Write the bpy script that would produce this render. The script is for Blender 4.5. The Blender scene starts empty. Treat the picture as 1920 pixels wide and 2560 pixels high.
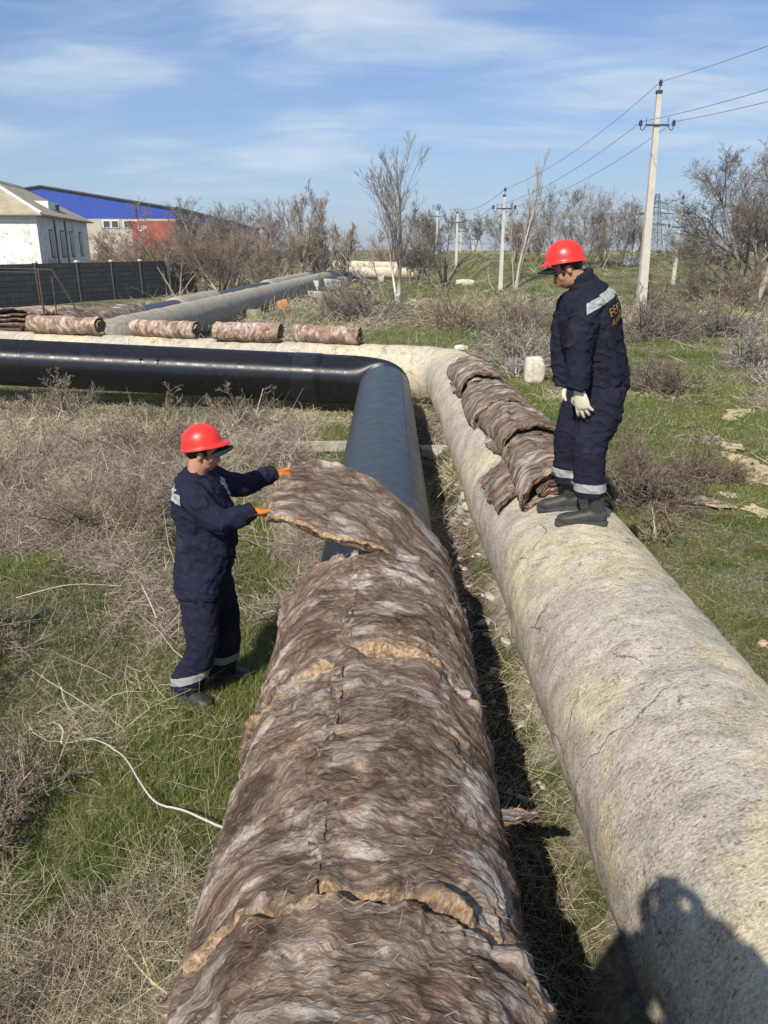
import bpy, bmesh, math
import numpy as np
from mathutils import Vector, Matrix
from mathutils.bvhtree import BVHTree
R_ = math.radians
sc = bpy.context.scene
COL = sc.collection

# ------------------------------------------------------------------ camera, light, exposure
CAMZ = 2.69
cam = bpy.data.objects.new("camera", bpy.data.cameras.new("camera")); COL.objects.link(cam)
cam.data.sensor_fit = 'VERTICAL'; cam.data.sensor_height = 24.0
cam.data.lens = 24.0*1934/2560; cam.data.clip_start = 0.03; cam.data.clip_end = 3000
cam.location = (0, 0, CAMZ); cam.rotation_euler = (R_(90-18.8), 0, 0)
sc.camera = cam
SUN_EL = R_(41.6); SUN_AZ = math.atan2(-0.41, -0.90)          # from +Y towards +X
sun_dir = Vector((math.sin(SUN_AZ)*math.cos(SUN_EL), math.cos(SUN_AZ)*math.cos(SUN_EL), math.sin(SUN_EL)))
sl = bpy.data.lights.new("sun", 'SUN'); sl.energy = 5.0; sl.angle = R_(0.55); sl.color = (1.0, 0.93, 0.82)
so = bpy.data.objects.new("sun", sl); COL.objects.link(so); so.rotation_euler = sun_dir.to_track_quat('Z', 'Y').to_euler()
sc.view_settings.view_transform = 'Standard'; sc.view_settings.look = 'None'
sc.view_settings.exposure = 0.32; sc.view_settings.gamma = 1.0

world = bpy.data.worlds.new("World"); sc.world = world; world.use_nodes = True
wn = world.node_tree.nodes; wl = world.node_tree.links
def WN(t, **k):
    x = wn.new(t)
    for a, b in k.items(): setattr(x, a, b)
    return x
wn.clear()
w_out = WN('ShaderNodeOutputWorld'); w_bg = WN('ShaderNodeBackground')
w_sky = WN('ShaderNodeTexSky', sky_type='NISHITA', sun_disc=False)
w_sky.sun_elevation = SUN_EL; w_sky.sun_rotation = SUN_AZ % (2*math.pi)
w_sky.air_density = 1.0; w_sky.dust_density = 0.5; w_sky.ozone_density = 4.0; w_sky.altitude = 300
w_bg.inputs['Strength'].default_value = 0.067
# thin cirrus: noise on a plane high above the place
w_tc = WN('ShaderNodeTexCoord'); w_sep = WN('ShaderNodeSeparateXYZ'); wl.new(w_tc.outputs['Generated'], w_sep.inputs[0])
def wm(op, a, b=None, c=None):
    m = WN('ShaderNodeMath', operation=op)
    for i, v in enumerate((a, b, c)):
        if v is None: continue
        if isinstance(v, (int, float)): m.inputs[i].default_value = v
        else: wl.new(v, m.inputs[i])
    return m.outputs[0]
zz = wm('MAXIMUM', wm('ADD', w_sep.outputs[2], 0.14), 0.05)
w_c = WN('ShaderNodeCombineXYZ'); wl.new(wm('DIVIDE', w_sep.outputs[0], zz), w_c.inputs[0]); wl.new(wm('DIVIDE', w_sep.outputs[1], zz), w_c.inputs[1])
def cloud(scale, sx, sy, rot, det, rough, dist, lo, hi, off):
    m = WN('ShaderNodeMapping'); m.inputs['Rotation'].default_value = (0, 0, rot); m.inputs['Scale'].default_value = (sx, sy, 1); m.inputs['Location'].default_value = off
    wl.new(w_c.outputs[0], m.inputs[0])
    n = WN('ShaderNodeTexNoise'); n.inputs['Scale'].default_value = scale; n.inputs['Detail'].default_value = det
    n.inputs['Roughness'].default_value = rough; n.inputs['Distortion'].default_value = dist; wl.new(m.outputs[0], n.inputs[0])
    r = WN('ShaderNodeMapRange', interpolation_type='SMOOTHSTEP'); r.inputs[1].default_value = lo; r.inputs[2].default_value = hi; wl.new(n.outputs[0], r.inputs[0])
    return r.outputs[0]
big = cloud(0.75, 0.8, 1.5, 0.25, 4, 0.5, 0.4, 0.40, 0.62, (3.1, 1.7, 0))
fine = cloud(1.6, 0.75, 1.35, 0.35, 8, 0.56, .8, 0.26, 0.68, (0.4, 5.2, 0))
wisp = cloud(3.6, 0.4, 1.5, -0.5, 10, 0.66, 1.6, 0.42, 0.74, (7.0, 2.0, 0))
cl = wm('MULTIPLY', wm('ADD', wm('MULTIPLY', big, fine), wm('MULTIPLY', wisp, 0.18)), 0.85)
w_f = WN('ShaderNodeMapRange', interpolation_type='SMOOTHSTEP'); w_f.inputs[1].default_value = .0; w_f.inputs[2].default_value = .13; wl.new(w_sep.outputs[2], w_f.inputs[0])
w_mix = WN('ShaderNodeMixRGB'); wl.new(wm('MULTIPLY', wm('MINIMUM', cl, 0.9), w_f.outputs[0]), w_mix.inputs[0])
w_hz = WN('ShaderNodeMixRGB'); wl.new(wm('MULTIPLY', wm('POWER', 2.718, wm('MULTIPLY', wm('MAXIMUM', w_sep.outputs[2], 0.0), -5.5)), 0.85), w_hz.inputs[0])
w_tint = WN('ShaderNodeMixRGB', blend_type='MULTIPLY'); w_tint.inputs[0].default_value = 1.0; wl.new(w_sky.outputs[0], w_tint.inputs[1]); w_tint.inputs[2].default_value = (.78, 1.10, 1.46, 1); wl.new(w_tint.outputs[0], w_hz.inputs[1]); w_hz.inputs[2].default_value = (6.0, 7.0, 8.2, 1)
wl.new(w_hz.outputs[0], w_mix.inputs[1]); w_mix.inputs[2].default_value = (8.0, 9.2, 10.6, 1)
wl.new(w_mix.outputs[0], w_bg.inputs[0]); wl.new(w_bg.outputs[0], w_out.inputs[0])

# ------------------------------------------------------------------ numeric helpers
def vnoise(p, seed=0):
    p = np.asarray(p, float); i = np.floor(p).astype(np.int64); f = p-i; f = f*f*f*(f*(f*6-15)+10)
    def h(a, b, c):
        n = (a*374761393 + b*668265263 + c*2147483647*3 + seed*974634777) & 0xffffffff
        n = ((n ^ (n >> 13))*1274126177) & 0xffffffff
        n = ((n ^ (n >> 16))*2246822519) & 0xffffffff
        return ((n ^ (n >> 15)) & 0xffffff)/float(0xffffff)*2-1
    x, y, z = i[..., 0], i[..., 1], i[..., 2]; u, v, w = f[..., 0], f[..., 1], f[..., 2]
    c = 0
    for dx in (0, 1):
        for dy in (0, 1):
            for dz in (0, 1):
                c = c + h(x+dx, y+dy, z+dz)*(u if dx else 1-u)*(v if dy else 1-v)*(w if dz else 1-w)
    return c
def fbm(p, oct=4, seed=0, gain=.5, lac=2.03):
    p = np.asarray(p, float); s = 0; a = 1; t = 0
    for k in range(oct):
        s = s + a*vnoise(p, seed+k*17); t += a; a *= gain; p = p*lac+3.7
    return s/t
def V3(x, y, z):
    x, y, z = np.broadcast_arrays(x, y, z); return np.stack([x, y, z], -1).astype(float)
def sstep(a, b, x):
    t = np.clip((x-a)/(b-a), 0, 1); return t*t*(3-2*t)
def norm(v): return v/np.maximum(np.linalg.norm(v, axis=-1, keepdims=True), 1e-9)
def ground_z(x, y):
    x = np.asarray(x, float); y = np.asarray(y, float)
    z = 0.03*fbm(V3(x*1.3, y*1.3, 0), 3, 5)*sstep(25, 5, y)*1.2 + 0.10*fbm(V3(x*.12, y*.12, 1), 3, 9)*sstep(8, 25, y)
    st = 46+36*sstep(9.5, 3.5, x)
    r = np.hypot(x, y)
    z = z + 2.05*sstep(0, 1, (y-st)/30)*(1+.10*fbm(V3(x*.05, y*.05, 3), 3, 2)) - .0015*np.maximum(r-150, 0)*(r < 1e9)
    z = z + 0.5*np.exp(-((x-14)**2/60+(y-56)**2/50))
    z = z - 0.05*np.exp(-((x-.55)**2/.03))*sstep(13, 11, y)+(.15+.06*fbm(V3(x*3, y*2.2, 5), 3, 14)+.03*fbm(V3(x*14, y*14, 5), 3, 15))*np.exp(-((x-.98)/.17)**2)*sstep(13, 11, y)*sstep(.5, 2.6, y)
    return z

def mk(name, V, quads=None, tris=None, mat=None, parent=None, col=None, uv=None, attr=None, smooth=True, midx=None):
    me = bpy.data.meshes.new(name)
    V = np.asarray(V, np.float32).reshape(-1, 3)
    q = np.zeros((0, 4), int) if quads is None else np.asarray(quads).reshape(-1, 4)
    t = np.zeros((0, 3), int) if tris is None else np.asarray(tris).reshape(-1, 3)
    loops = np.concatenate([q.ravel(), t.ravel()]).astype(np.int32)
    tot = np.concatenate([np.full(len(q), 4), np.full(len(t), 3)]).astype(np.int32)
    st = np.concatenate([[0], np.cumsum(tot)[:-1]]).astype(np.int32)
    me.vertices.add(len(V)); me.vertices.foreach_set('co', V.ravel())
    me.loops.add(len(loops)); me.loops.foreach_set('vertex_index', loops)
    me.polygons.add(len(tot)); me.polygons.foreach_set('loop_start', st)
    me.polygons.foreach_set('use_smooth', np.full(len(tot), smooth, dtype=bool))
    if midx is not None: me.polygons.foreach_set('material_index', np.asarray(midx, np.int32))
    me.update(calc_edges=True)
    if uv is not None:
        l = me.uv_layers.new(name='UVMap'); l.data.foreach_set('uv', np.asarray(uv, np.float32)[loops].ravel())
    if col is not None:
        c = np.ones((len(V), 4), np.float32); c[:, :3] = col
        me.color_attributes.new('Col', 'FLOAT_COLOR', 'POINT').data.foreach_set('color', c.ravel())
    if attr is not None:
        for k, a in attr.items(): me.attributes.new(k, 'FLOAT', 'POINT').data.foreach_set('value', np.asarray(a, np.float32).ravel())
    for m in (mat if isinstance(mat, (list, tuple)) else [mat]):
        if m: me.materials.append(m)
    me.validate()
    return link(name, me, parent)
def link(name, me, parent=None):
    o = bpy.data.objects.new(name, me); COL.objects.link(o)
    if parent is not None: o.parent = parent; o.matrix_parent_inverse = Matrix.Translation(parent.location).inverted() if parent.type != 'MESH' else Matrix.Identity(4)
    return o
def tag(o, label, cat, group=None, kind=None):
    o['label'] = label; o['category'] = cat
    if group: o['group'] = group
    if kind: o['kind'] = kind
    return o
def thing(name, label, cat, loc=(0, 0, 0), group=None):
    o = bpy.data.objects.new(name, None); COL.objects.link(o); o.location = loc; o.empty_display_size = .2
    return tag(o, label, cat, group)

class MB:                      # collects pieces of ONE mesh
    def __init__(s): s.V = []; s.q = []; s.t = []; s.n = 0
    def add(s, V, q=None, t=None):
        V = np.asarray(V, float).reshape(-1, 3)
        if q is not None and len(q): s.q.append(np.asarray(q).reshape(-1, 4)+s.n)
        if t is not None and len(t): s.t.append(np.asarray(t).reshape(-1, 3)+s.n)
        s.V.append(V); s.n += len(V); return s
    def box(s, c, d, rz=0, taper=1.0, rx=0, ry=0):
        x, y, z = np.array(d)/2
        P = np.array([(i*x*(taper if k > 0 else 1), j*y*(taper if k > 0 else 1), k*z) for k in (-1, 1) for j in (-1, 1) for i in (-1, 1)])
        Mx = np.array(Matrix.Rotation(rz, 3, 'Z') @ Matrix.Rotation(ry, 3, 'Y') @ Matrix.Rotation(rx, 3, 'X'))
        P = P@Mx.T+np.array(c)
        return s.add(P, [(0, 2, 3, 1), (4, 5, 7, 6), (0, 1, 5, 4), (2, 6, 7, 3), (0, 4, 6, 2), (1, 3, 7, 5)])
    def bar(s, a, b, w, sides=6, w2=None):
        P, q = tube_arr(np.array([[a, b]], float), np.array([[w, w if w2 is None else w2]]), sides); 
        s.add(P, q)
        n = s.n-len(P)
        for base, rev in ((0, 1), (sides, 0)):
            c = P[base:base+sides].mean(0); k = s.n; s.V.append(c[None]); s.n += 1
            for i in range(sides):
                a_, b_ = n+base+i, n+base+(i+1) % sides
                s.t.append(np.array([[k, b_, a_] if rev else [k, a_, b_]]))
        return s
    def arrays(s):
        return (np.concatenate(s.V), np.concatenate(s.q) if s.q else None, np.concatenate(s.t) if s.t else None)
    def build(s, name, mat, parent=None, smooth=False, **k):
        V, q, t = s.arrays(); return mk(name, V, q, t, mat, parent, smooth=smooth, **k)
def tube_arr(P, Rr, sides=4):
    """P (N,K,3) polylines, Rr (N,K) radii -> verts, quads"""
    P = np.asarray(P, float); N, K, _ = P.shape
    T = np.empty_like(P); T[:, 1:-1] = P[:, 2:]-P[:, :-2]; T[:, 0] = P[:, 1]-P[:, 0]; T[:, -1] = P[:, -1]-P[:, -2]; T = norm(T)
    ref = np.where(np.abs(T[:, :1, 2:]) < .8, np.array([0, 0, 1.]), np.array([1., 0, 0])); ref = np.broadcast_to(ref, T.shape)
    A = norm(np.cross(T, ref)); B = np.cross(A, T)
    th = np.arange(sides)/sides*2*np.pi
    ring = P[:, :, None]+Rr[:, :, None, None]*(A[:, :, None]*np.cos(th)[:, None]+B[:, :, None]*np.sin(th)[:, None])
    idx = np.arange(N*K*sides).reshape(N, K, sides); nx = np.roll(idx, -1, 2)
    q = np.stack([idx[:, :-1], idx[:, 1:], nx[:, 1:], nx[:, :-1]], -1).reshape(-1, 4)
    return ring.reshape(-1, 3), q
def grid_q(nu, nv, wrap=False):
    i = np.arange(nu*nv).reshape(nu, nv)
    if wrap: j = np.roll(i, -1, 1); return np.stack([i[:-1], j[:-1], j[1:], i[1:]], -1).reshape(-1, 4)
    return np.stack([i[:-1, :-1], i[:-1, 1:], i[1:, 1:], i[1:, :-1]], -1).reshape(-1, 4)
def catmull(pts, n):
    p = np.asarray(pts, float)
    if len(p) == 2: t = np.linspace(0, 1, n)[:, None]; return p[0]*(1-t)+p[1]*t
    e = np.vstack([2*p[0]-p[1], p, 2*p[-1]-p[-2]]); u = np.linspace(0, len(p)-1, n); i = np.minimum(u.astype(int), len(p)-2); f = (u-i)[:, None]
    a, b, c, d = e[i], e[i+1], e[i+2], e[i+3]
    return .5*((2*b)+(-a+c)*f+(2*a-5*b+4*c-d)*f**2+(-a+3*b-3*c+d)*f**3)
def resample(P, n):
    d = np.concatenate([[0], np.cumsum(np.linalg.norm(np.diff(P, axis=0), axis=1))]); s = np.linspace(0, d[-1], n)
    return np.stack([np.interp(s, d, P[:, k]) for k in range(P.shape[1])], -1), d[-1]

# ------------------------------------------------------------------ materials
class NT:
    def __init__(s, name, rough=.8, spec=.3, metal=0):
        s.m = bpy.data.materials.new(name); s.m.use_nodes = True; s.t = s.m.node_tree; s.N = s.t.nodes; s.L = s.t.links
        s.b = s.N['Principled BSDF']; s.b.inputs['Roughness'].default_value = rough
        s.b.inputs['Specular IOR Level'].default_value = spec; s.b.inputs['Metallic'].default_value = metal
    def n(s, t, ins=None, **k):
        x = s.N.new(t)
        for a, b in k.items(): setattr(x, a, b)
        for a, b in (ins or {}).items(): s.set(x.inputs[a], b)
        return x
    def set(s, inp, v):
        if hasattr(v, 'is_output') or isinstance(v, bpy.types.NodeSocket): s.L.new(v, inp)
        else:
            if isinstance(v, tuple) and len(v) == 3 and inp.type == 'RGBA': v = v+(1,)
            inp.default_value = v
    def coord(s, kind='Object', scale=(1, 1, 1), rot=(0, 0, 0), loc=(0, 0, 0)):
        tc = s.n('ShaderNodeTexCoord')
        return s.n('ShaderNodeMapping', {'Vector': tc.outputs[kind], 'Scale': scale, 'Rotation': rot, 'Location': loc}).outputs[0]
    def noise(s, vec, scale=5, det=5, rough=.55, dist=0, out=0):
        return s.n('ShaderNodeTexNoise', {'Vector': vec, 'Scale': scale, 'Detail': det, 'Roughness': rough, 'Distortion': dist}).outputs[out]
    def math(s, op, a, b=0.0, c=0.0, clamp=False):
        x = s.n('ShaderNodeMath', operation=op, use_clamp=clamp); s.set(x.inputs[0], a); s.set(x.inputs[1], b); s.set(x.inputs[2], c); return x.outputs[0]
    def rng(s, v, a, b, c=0.0, d=1.0):
        return s.n('ShaderNodeMapRange', {0: v, 1: a, 2: b, 3: c, 4: d}, interpolation_type='SMOOTHSTEP').outputs[0]
    def ramp(s, v, stops):
        x = s.n('ShaderNodeValToRGB', {0: v}); e = x.color_ramp.elements
        while len(e) < len(stops): e.new(.5)
        for i, (p, c) in enumerate(stops): e[i].position = p; e[i].color = tuple(c)+(1,)
        return x.outputs[0]
    def mix(s, f, a, b, blend='MIX'):
        x = s.n('ShaderNodeMixRGB', {0: f, 1: a, 2: b}, blend_type=blend); return x.outputs[0]
    def attr(s, name, out='Fac'): return s.n('ShaderNodeAttribute', attribute_name=name).outputs[out]
    def vadd(s, a, b): return s.n('ShaderNodeVectorMath', {0: a, 1: b}, operation='ADD').outputs[0]
    def vmul(s, a, k): return s.n('ShaderNodeVectorMath', {0: a, 3: k}, operation='SCALE').outputs[0]
    def bump(s, h, strength=.5, dist=.01, prev=None):
        x = s.n('ShaderNodeBump', {'Height': h, 'Strength': strength, 'Distance': dist})
        if prev is not None: s.set(x.inputs['Normal'], prev)
        return x.outputs[0]
    def done(s, color, rough=None, normal=None):
        s.set(s.b.inputs['Base Color'], color)
        if rough is not None: s.set(s.b.inputs['Roughness'], rough)
        if normal is not None: s.set(s.b.inputs['Normal'], normal)
        return s.m
def plain(name, c, rough=.8, spec=.3, metal=0, var=.18, scale=12, bump=.15, bd=.004):
    m = NT(name, rough, spec, metal); co = m.coord(); n = m.noise(co, scale, 5)
    c = np.array(c); f = m.ramp(n, [(.3, tuple(c*(1-var))), (.7, tuple(c*(1+var)))])
    return m.done(f, normal=m.bump(m.noise(co, scale*4, 4), bump, bd))
def attr_mat(name, rough=.8, trans=0.0, spec=.15):
    m = NT(name, rough, spec); c = m.attr('Col', 'Color')
    if trans:
        m.done(c); tr = m.n('ShaderNodeBsdfTranslucent', {'Color': c}); mx = m.n('ShaderNodeMixShader', {0: trans, 1: m.b.outputs[0], 2: tr.outputs[0]})
        m.L.new(mx.outputs[0], m.N['Material Output'].inputs[0]); return m.m
    return m.done(c)

def wool_mat(name, tone=1.0, edgeamt=1.0, warmth=1.0, su=1.0):
    m = NT(name, .95, .08); uv = m.coord('UV')
    w = m.noise(m.coord('UV', (1.6, 1.6, 1)), 1.0, 3, .5, 0, 1)
    wu = m.vadd(uv, m.vmul(m.vadd(w, (-.5, -.5, -.5)), .58))
    w2 = m.noise(wu, 7, 2, .5, 0, 1); wu = m.vadd(wu, m.vmul(m.vadd(w2, (-.5, -.5, -.5)), .09))
    def aniso(a, b, sc_, det, r=.6, off=(0, 0, 0)):
        mp = m.n('ShaderNodeMapping', {'Vector': wu, 'Scale': (a, b, 1), 'Location': off}); return m.noise(mp.outputs[0], sc_, det, r)
    f1 = aniso(2.2*su, 6.5, 1.7, 9, .68); f2 = aniso(8*su, 34, 1.6, 7, .66, (3, 1, 0)); f3 = aniso(22*su, 110, 1.5, 4, .65, (8, 5, 0)); blo = m.noise(wu, 6.5, 6, .62)
    pat = m.noise(m.coord('UV', (1, 1.4, 1), loc=(5, 2, 0)), 3.2, 4, .55)
    v = m.math('ADD', m.math('ADD', m.math('MULTIPLY', f1, .30), m.math('MULTIPLY', blo, .26)), m.math('ADD', m.math('MULTIPLY', f2, .28), m.math('MULTIPLY', f3, .16)))
    t = tone
    c = m.ramp(v, [(.37, (.075*t, .054*t, .041*t)), (.45, (.115*t, .08*t, .06*t)), (.515, (.235*t, .172*t, .13*t)), (.59, (.48*t, .395*t, .32*t))])
    c = m.mix(m.math('MULTIPLY', m.rng(m.math('ADD', pat, m.math('MULTIPLY', m.math('SUBTRACT', f1, .5), .8)), .52, .68), .75), c, m.mix(.75, c, (.60, .555, .51), 'MIX'))
    warm = m.noise(m.coord('UV', (1, 1, 1), loc=(1, 9, 0)), 4.5, 4, .6)
    c = m.mix(m.math('MULTIPLY', m.rng(warm, .52, .7), .4*warmth), c, m.mix(1.0, c, (1.2, .92, .70), 'MULTIPLY'))
    dk = m.noise(m.coord('UV', (1, 1, 1), loc=(3, 4, 0)), 2.1, 5, .6)
    c = m.mix(m.math('MULTIPLY', m.rng(dk, .48, .64), .7), c, m.mix(1.0, c, (.5, .45, .42), 'MULTIPLY'))
    e = m.math('MULTIPLY', m.attr('edge'), edgeamt)
    ve = m.math('ADD', m.math('MULTIPLY', m.noise(m.coord('UV', (1, 1, 1)), 60, 5, .7), .6), m.math('MULTIPLY', v, .4)); ec = m.ramp(ve, [(.36, (.10, .06, .035)), (.46, (.30, .195, .11)), (.54, (.52, .37, .23)), (.64, (.72, .58, .42))])
    c = m.mix(m.rng(m.math('ADD', e, m.math('MULTIPLY', m.math('SUBTRACT', f1, .5), 1.6)), .35, .95), c, ec)
    nb = m.bump(m.math('MULTIPLY', m.noise(m.coord('UV', (1, 1, 1)), 60, 5, .7), e), .9, .02); nb = m.bump(f1, .8, .05, nb); nb = m.bump(f2, .8, .018, nb); nb = m.bump(f3, .6, .006, nb)
    return m.done(c, normal=nb)
M = {}
M['wool'] = wool_mat('mineral_wool', .95, 1.0, 1.3)
M['wool_roll'] = wool_mat('mineral_wool_roll', 1.7, 1.0, 1.6)
M['wool_grey'] = wool_mat('mineral_wool_greyed', 1.05, 1.0, .6)
M['fibre'] = attr_mat('wool_fibres', .9, .25)
M['grass'] = attr_mat('grass_blades', .6, .35, .3)
M['dry'] = attr_mat('dry_stems', .85, .2)
M['bark'] = attr_mat('bare_branches', .9)

def old_pipe_mat(name, yellow=1.0, k=1.0, su=1.0):
    m = NT(name, .93, .12); uv = m.coord('UV')
    w = m.noise(m.coord('UV', (1, 1, 1)), 2.2, 3, .5, 0, 1); wu = m.vadd(uv, m.vmul(w, .25))
    def mp(a, b, sc_, d, r=.6, off=(0, 0, 0), dist=0): return m.noise(m.n('ShaderNodeMapping', {'Vector': wu, 'Scale': (a, b, 1), 'Location': off}).outputs[0], sc_, d, r, dist)
    streak = mp(2.6, 4.6, 2.4, 9, .68); fine = m.noise(m.coord('UV', (15, 24, 1)), 2.6, 7, .74); grain = m.noise(m.coord('UV', (1, 1.3, 1)), 75, 5, .7)
    patch = mp(1, .7, 1.1, 5, .6, (1.7, 4.3, 0)); patch2 = mp(1, 1, 3.2, 6, .65, (7, 2, 0)); pits = mp(5, 9, 6.0, 5, .65, (1, 8, 0))
    g = m.ramp(m.math('ADD', m.math('MULTIPLY', streak, .32), m.math('ADD', m.math('MULTIPLY', fine, .34), m.math('MULTIPLY', grain, .34))), [(.36, (.13*k, .115*k, .09*k)), (.45, (.33*k, .295*k, .235*k)), (.54, (.53*k, .48*k, .395*k)), (.63, (.70*k, .66*k, .56*k))])
    yl = m.ramp(m.math('ADD', m.math('MULTIPLY', streak, .3), m.math('ADD', m.math('MULTIPLY', fine, .38), m.math('MULTIPLY', grain, .32))), [(.38, (.22*k, .17*k, .10*k)), (.47, (.50*k, .42*k, .27*k)), (.58, (.78*k, .69*k, .49*k))])
    c = m.mix(m.math('MULTIPLY', m.rng(m.math('ADD', patch, m.math('MULTIPLY', m.math('SUBTRACT', patch2, .5), .7)), .44, .58), .85*yellow), g, yl)
    c = m.mix(m.math('MULTIPLY', m.rng(patch2, .54, .72), .40), c, m.mix(1.0, c, (.55, .55, .56), 'MULTIPLY'))
    c = m.mix(m.math('MULTIPLY', m.rng(pits, .585, .66), .75), c, (.11, .095, .075))
    c = m.mix(m.math('MULTIPLY', m.math('SUBTRACT', grain, .5), .9, clamp=True), c, (.9, .85, .75))
    vo = m.n('ShaderNodeTexVoronoi', {'Vector': m.vadd(uv, m.vmul(m.noise(m.coord('UV', (1, 1, 1)), 5, 5, .6, 0, 1), .22)), 'Scale': 2.3}, feature='DISTANCE_TO_EDGE').outputs[0]
    ck = m.math('MULTIPLY', m.math('SUBTRACT', 1.0, m.rng(vo, .004, .014)), m.rng(m.noise(m.coord('UV', (1, 1, 1), loc=(4, 4, 0)), 1.7, 3), .5, .6))
    c = m.mix(m.math('MULTIPLY', ck, .7), c, (.07, .06, .05))
    nb = m.bump(streak, .5, .03); nb = m.bump(m.math('SUBTRACT', 1.0, ck), .6, .01, nb); nb = m.bump(fine, .8, .012, nb); nb = m.bump(grain, .8, .006, nb)
    return m.done(c, normal=nb)
M['old'] = old_pipe_mat('weathered_plaster_coating')
M['grey'] = old_pipe_mat('grey_pipe_coating', .15, .78)
M['far_pale'] = old_pipe_mat('pale_far_coating', 1.0, 1.15)
def steel(name, c, rough, spec=.5, streak=.3, an=0):
    m = NT(name, rough, spec); co = m.coord('UV', (1, 30, 1)); n = m.noise(co, 3, 5, .6); n2 = m.noise(m.coord('UV', (2, 2, 1)), 3, 6, .65)
    if an: m.b.inputs['Anisotropic'].default_value = an; m.b.inputs['Anisotropic Rotation'].default_value = .25; m.set(m.b.inputs['Tangent'], m.n('ShaderNodeTangent', direction_type='UV_MAP', uv_map='UVMap').outputs[0])
    c = np.array(c); col = m.ramp(m.math('ADD', m.math('MULTIPLY', n, .5), m.math('MULTIPLY', n2, .5)), [(.35, tuple(c*(1-streak))), (.65, tuple(c*(1+streak)))])
    d = m.noise(m.coord('UV', (1, 1, 1)), 9, 6, .7)
    col = m.mix(m.math('MULTIPLY', m.rng(d, .55, .75), .30), col, (.10, .095, .085))
    return m.done(col, m.rng(n2, .3, .7, rough*.8, rough*1.25), m.bump(n, .12, .003))
M['black'] = steel('black_enamel_wrap', (.006, .006, .0075), .52, 1.0, an=1.0)
M['slate'] = steel('slate_tape_wrap', (.030, .037, .050), .42, .45)
M['tape'] = steel('joint_tape', (.010, .010, .012), .45, 1.0, an=1.0)
M['concrete'] = plain('concrete', (.42, .40, .35), var=.3, scale=6, bump=.5)
M['pole'] = plain('pole_concrete', (.50, .47, .40), var=.12, scale=3)
M['steel_dark'] = plain('dark_steel', (.05, .05, .055), .6)
M['ceramic'] = plain('insulator_glaze', (.02, .022, .028), .6, .25)
M['rust'] = plain('rusty_steel', (.10, .055, .04), .85, var=.4)
M['navy'] = None
def cloth(name, c, var=.25):
    m = NT(name, .88, .15); co = m.coord(); f = m.noise(co, 3, 4); w = m.noise(m.coord('Object', (1, 1, .35)), 14, 4, .55, .6); t = m.noise(co, 420, 2)
    c = np.array(c); col = m.ramp(f, [(.3, tuple(c*(1-var))), (.7, tuple(c*(1+var)))])
    dust = m.noise(co, 5, 5, .7); col = m.mix(m.math('MULTIPLY', m.rng(dust, .5, .8), .12), col, (.16, .15, .14))
    m.b.inputs['Sheen Weight'].default_value = .0
    return m.done(col, normal=m.bump(t, .2, .0015, m.bump(w, .45, .02)))
M['navy'] = cloth('navy_work_cloth', (.0125, .0145, .032))
M['navy2'] = cloth('navy_work_cloth_dusty', (.0125, .0135, .025))
M['reflect'] = plain('reflective_tape', (.30, .32, .31), .5, .5, var=.12)
m = NT('red_helmet_plastic', .3, .5); co = m.coord(); sc_ = m.noise(m.coord('Object', (1, 1, 1)), 38, 8, .75); ds = m.noise(co, 9, 6, .7)
c_ = m.mix(m.math('MULTIPLY', m.rng(sc_, .60, .70), .45), (.76, .030, .022), (.80, .22, .18)); c_ = m.mix(m.math('MULTIPLY', m.rng(ds, .5, .75), .30), c_, (.42, .12, .08))
M['red'] = m.done(c_, m.rng(ds, .35, .65, .26, .48), m.bump(sc_, .08, .002))
M['skin'] = None
m = NT('skin', .5, .35); m.b.inputs['Subsurface Weight'].default_value = .12; m.b.inputs['Subsurface Radius'].default_value = (.02, .008, .004)
M['skin'] = m.done(m.ramp(m.noise(m.coord(), 18, 4), [(.3, (.34, .165, .10)), (.7, (.46, .25, .165))]), normal=m.bump(m.noise(m.coord(), 200, 3), .15, .002))
M['hair'] = plain('black_hair', (.012, .010, .009), .55, .4, bump=.6)
M['capblack'] = plain('black_cap_cloth', (.012, .012, .018), .8)
M['orange'] = plain('orange_knit_glove', (.55, .165, .018), .85, bump=.5, bd=.006)
M['cream'] = plain('cream_cotton_glove', (.56, .52, .40), .9, bump=.5, bd=.006)
M['boot'] = plain('scuffed_black_leather', (.035, .034, .032), .55, .4, var=.4)
M['sole'] = plain('boot_rubber', (.05, .05, .045), .8, var=.3)
M['yellow'] = plain('yellow_print', (.42, .26, .05), .8, var=.2)
M['eye'] = plain('eye', (.03, .02, .018), .25, .5, var=.02)
M['lip'] = plain('lips', (.26, .10, .075), .6)
M['white_paint'] = None
# ------------------------------------------------------------------ ground
def axis(lo, hi, n, p):          # denser near 0
    t = np.linspace(-1, 1, n); s = np.sign(t)*np.abs(t)**p
    return np.where(s < 0, -s*lo, s*hi)
gx = np.unique(np.concatenate([axis(-500, 500, 420, 3.2), np.linspace(.5, 1.4, 60)])); gy = np.concatenate([[-60, -30, -12, -6], np.linspace(-3, 16, 260), 16+(np.linspace(0, 1, 300)[1:]**2.4)*1400])
GX, GY = np.meshgrid(gx, gy); GZ = ground_z(GX, GY)
gV = V3(GX, GY, GZ)
dirt = 1.1*np.exp(-((GX-.98)/.21)**2)*sstep(13.5, 12, GY)*(.75+.5*fbm(V3(GX*2, GY*2, 0), 3, 4))
dirt = np.maximum(dirt, sstep(.25, .55, fbm(V3(GX*.35, GY*.35, 2), 3, 71))*.55*sstep(1.5, 3, GX))
drk = np.exp(-((GX-.56)/.24)**2)*sstep(13.5, 12, GY)  # dark soil strip beside the near pipe, its cast shadow deepened in the colour
m = NT('field_soil_and_turf', .97, .08); co = m.coord('Object')
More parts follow.
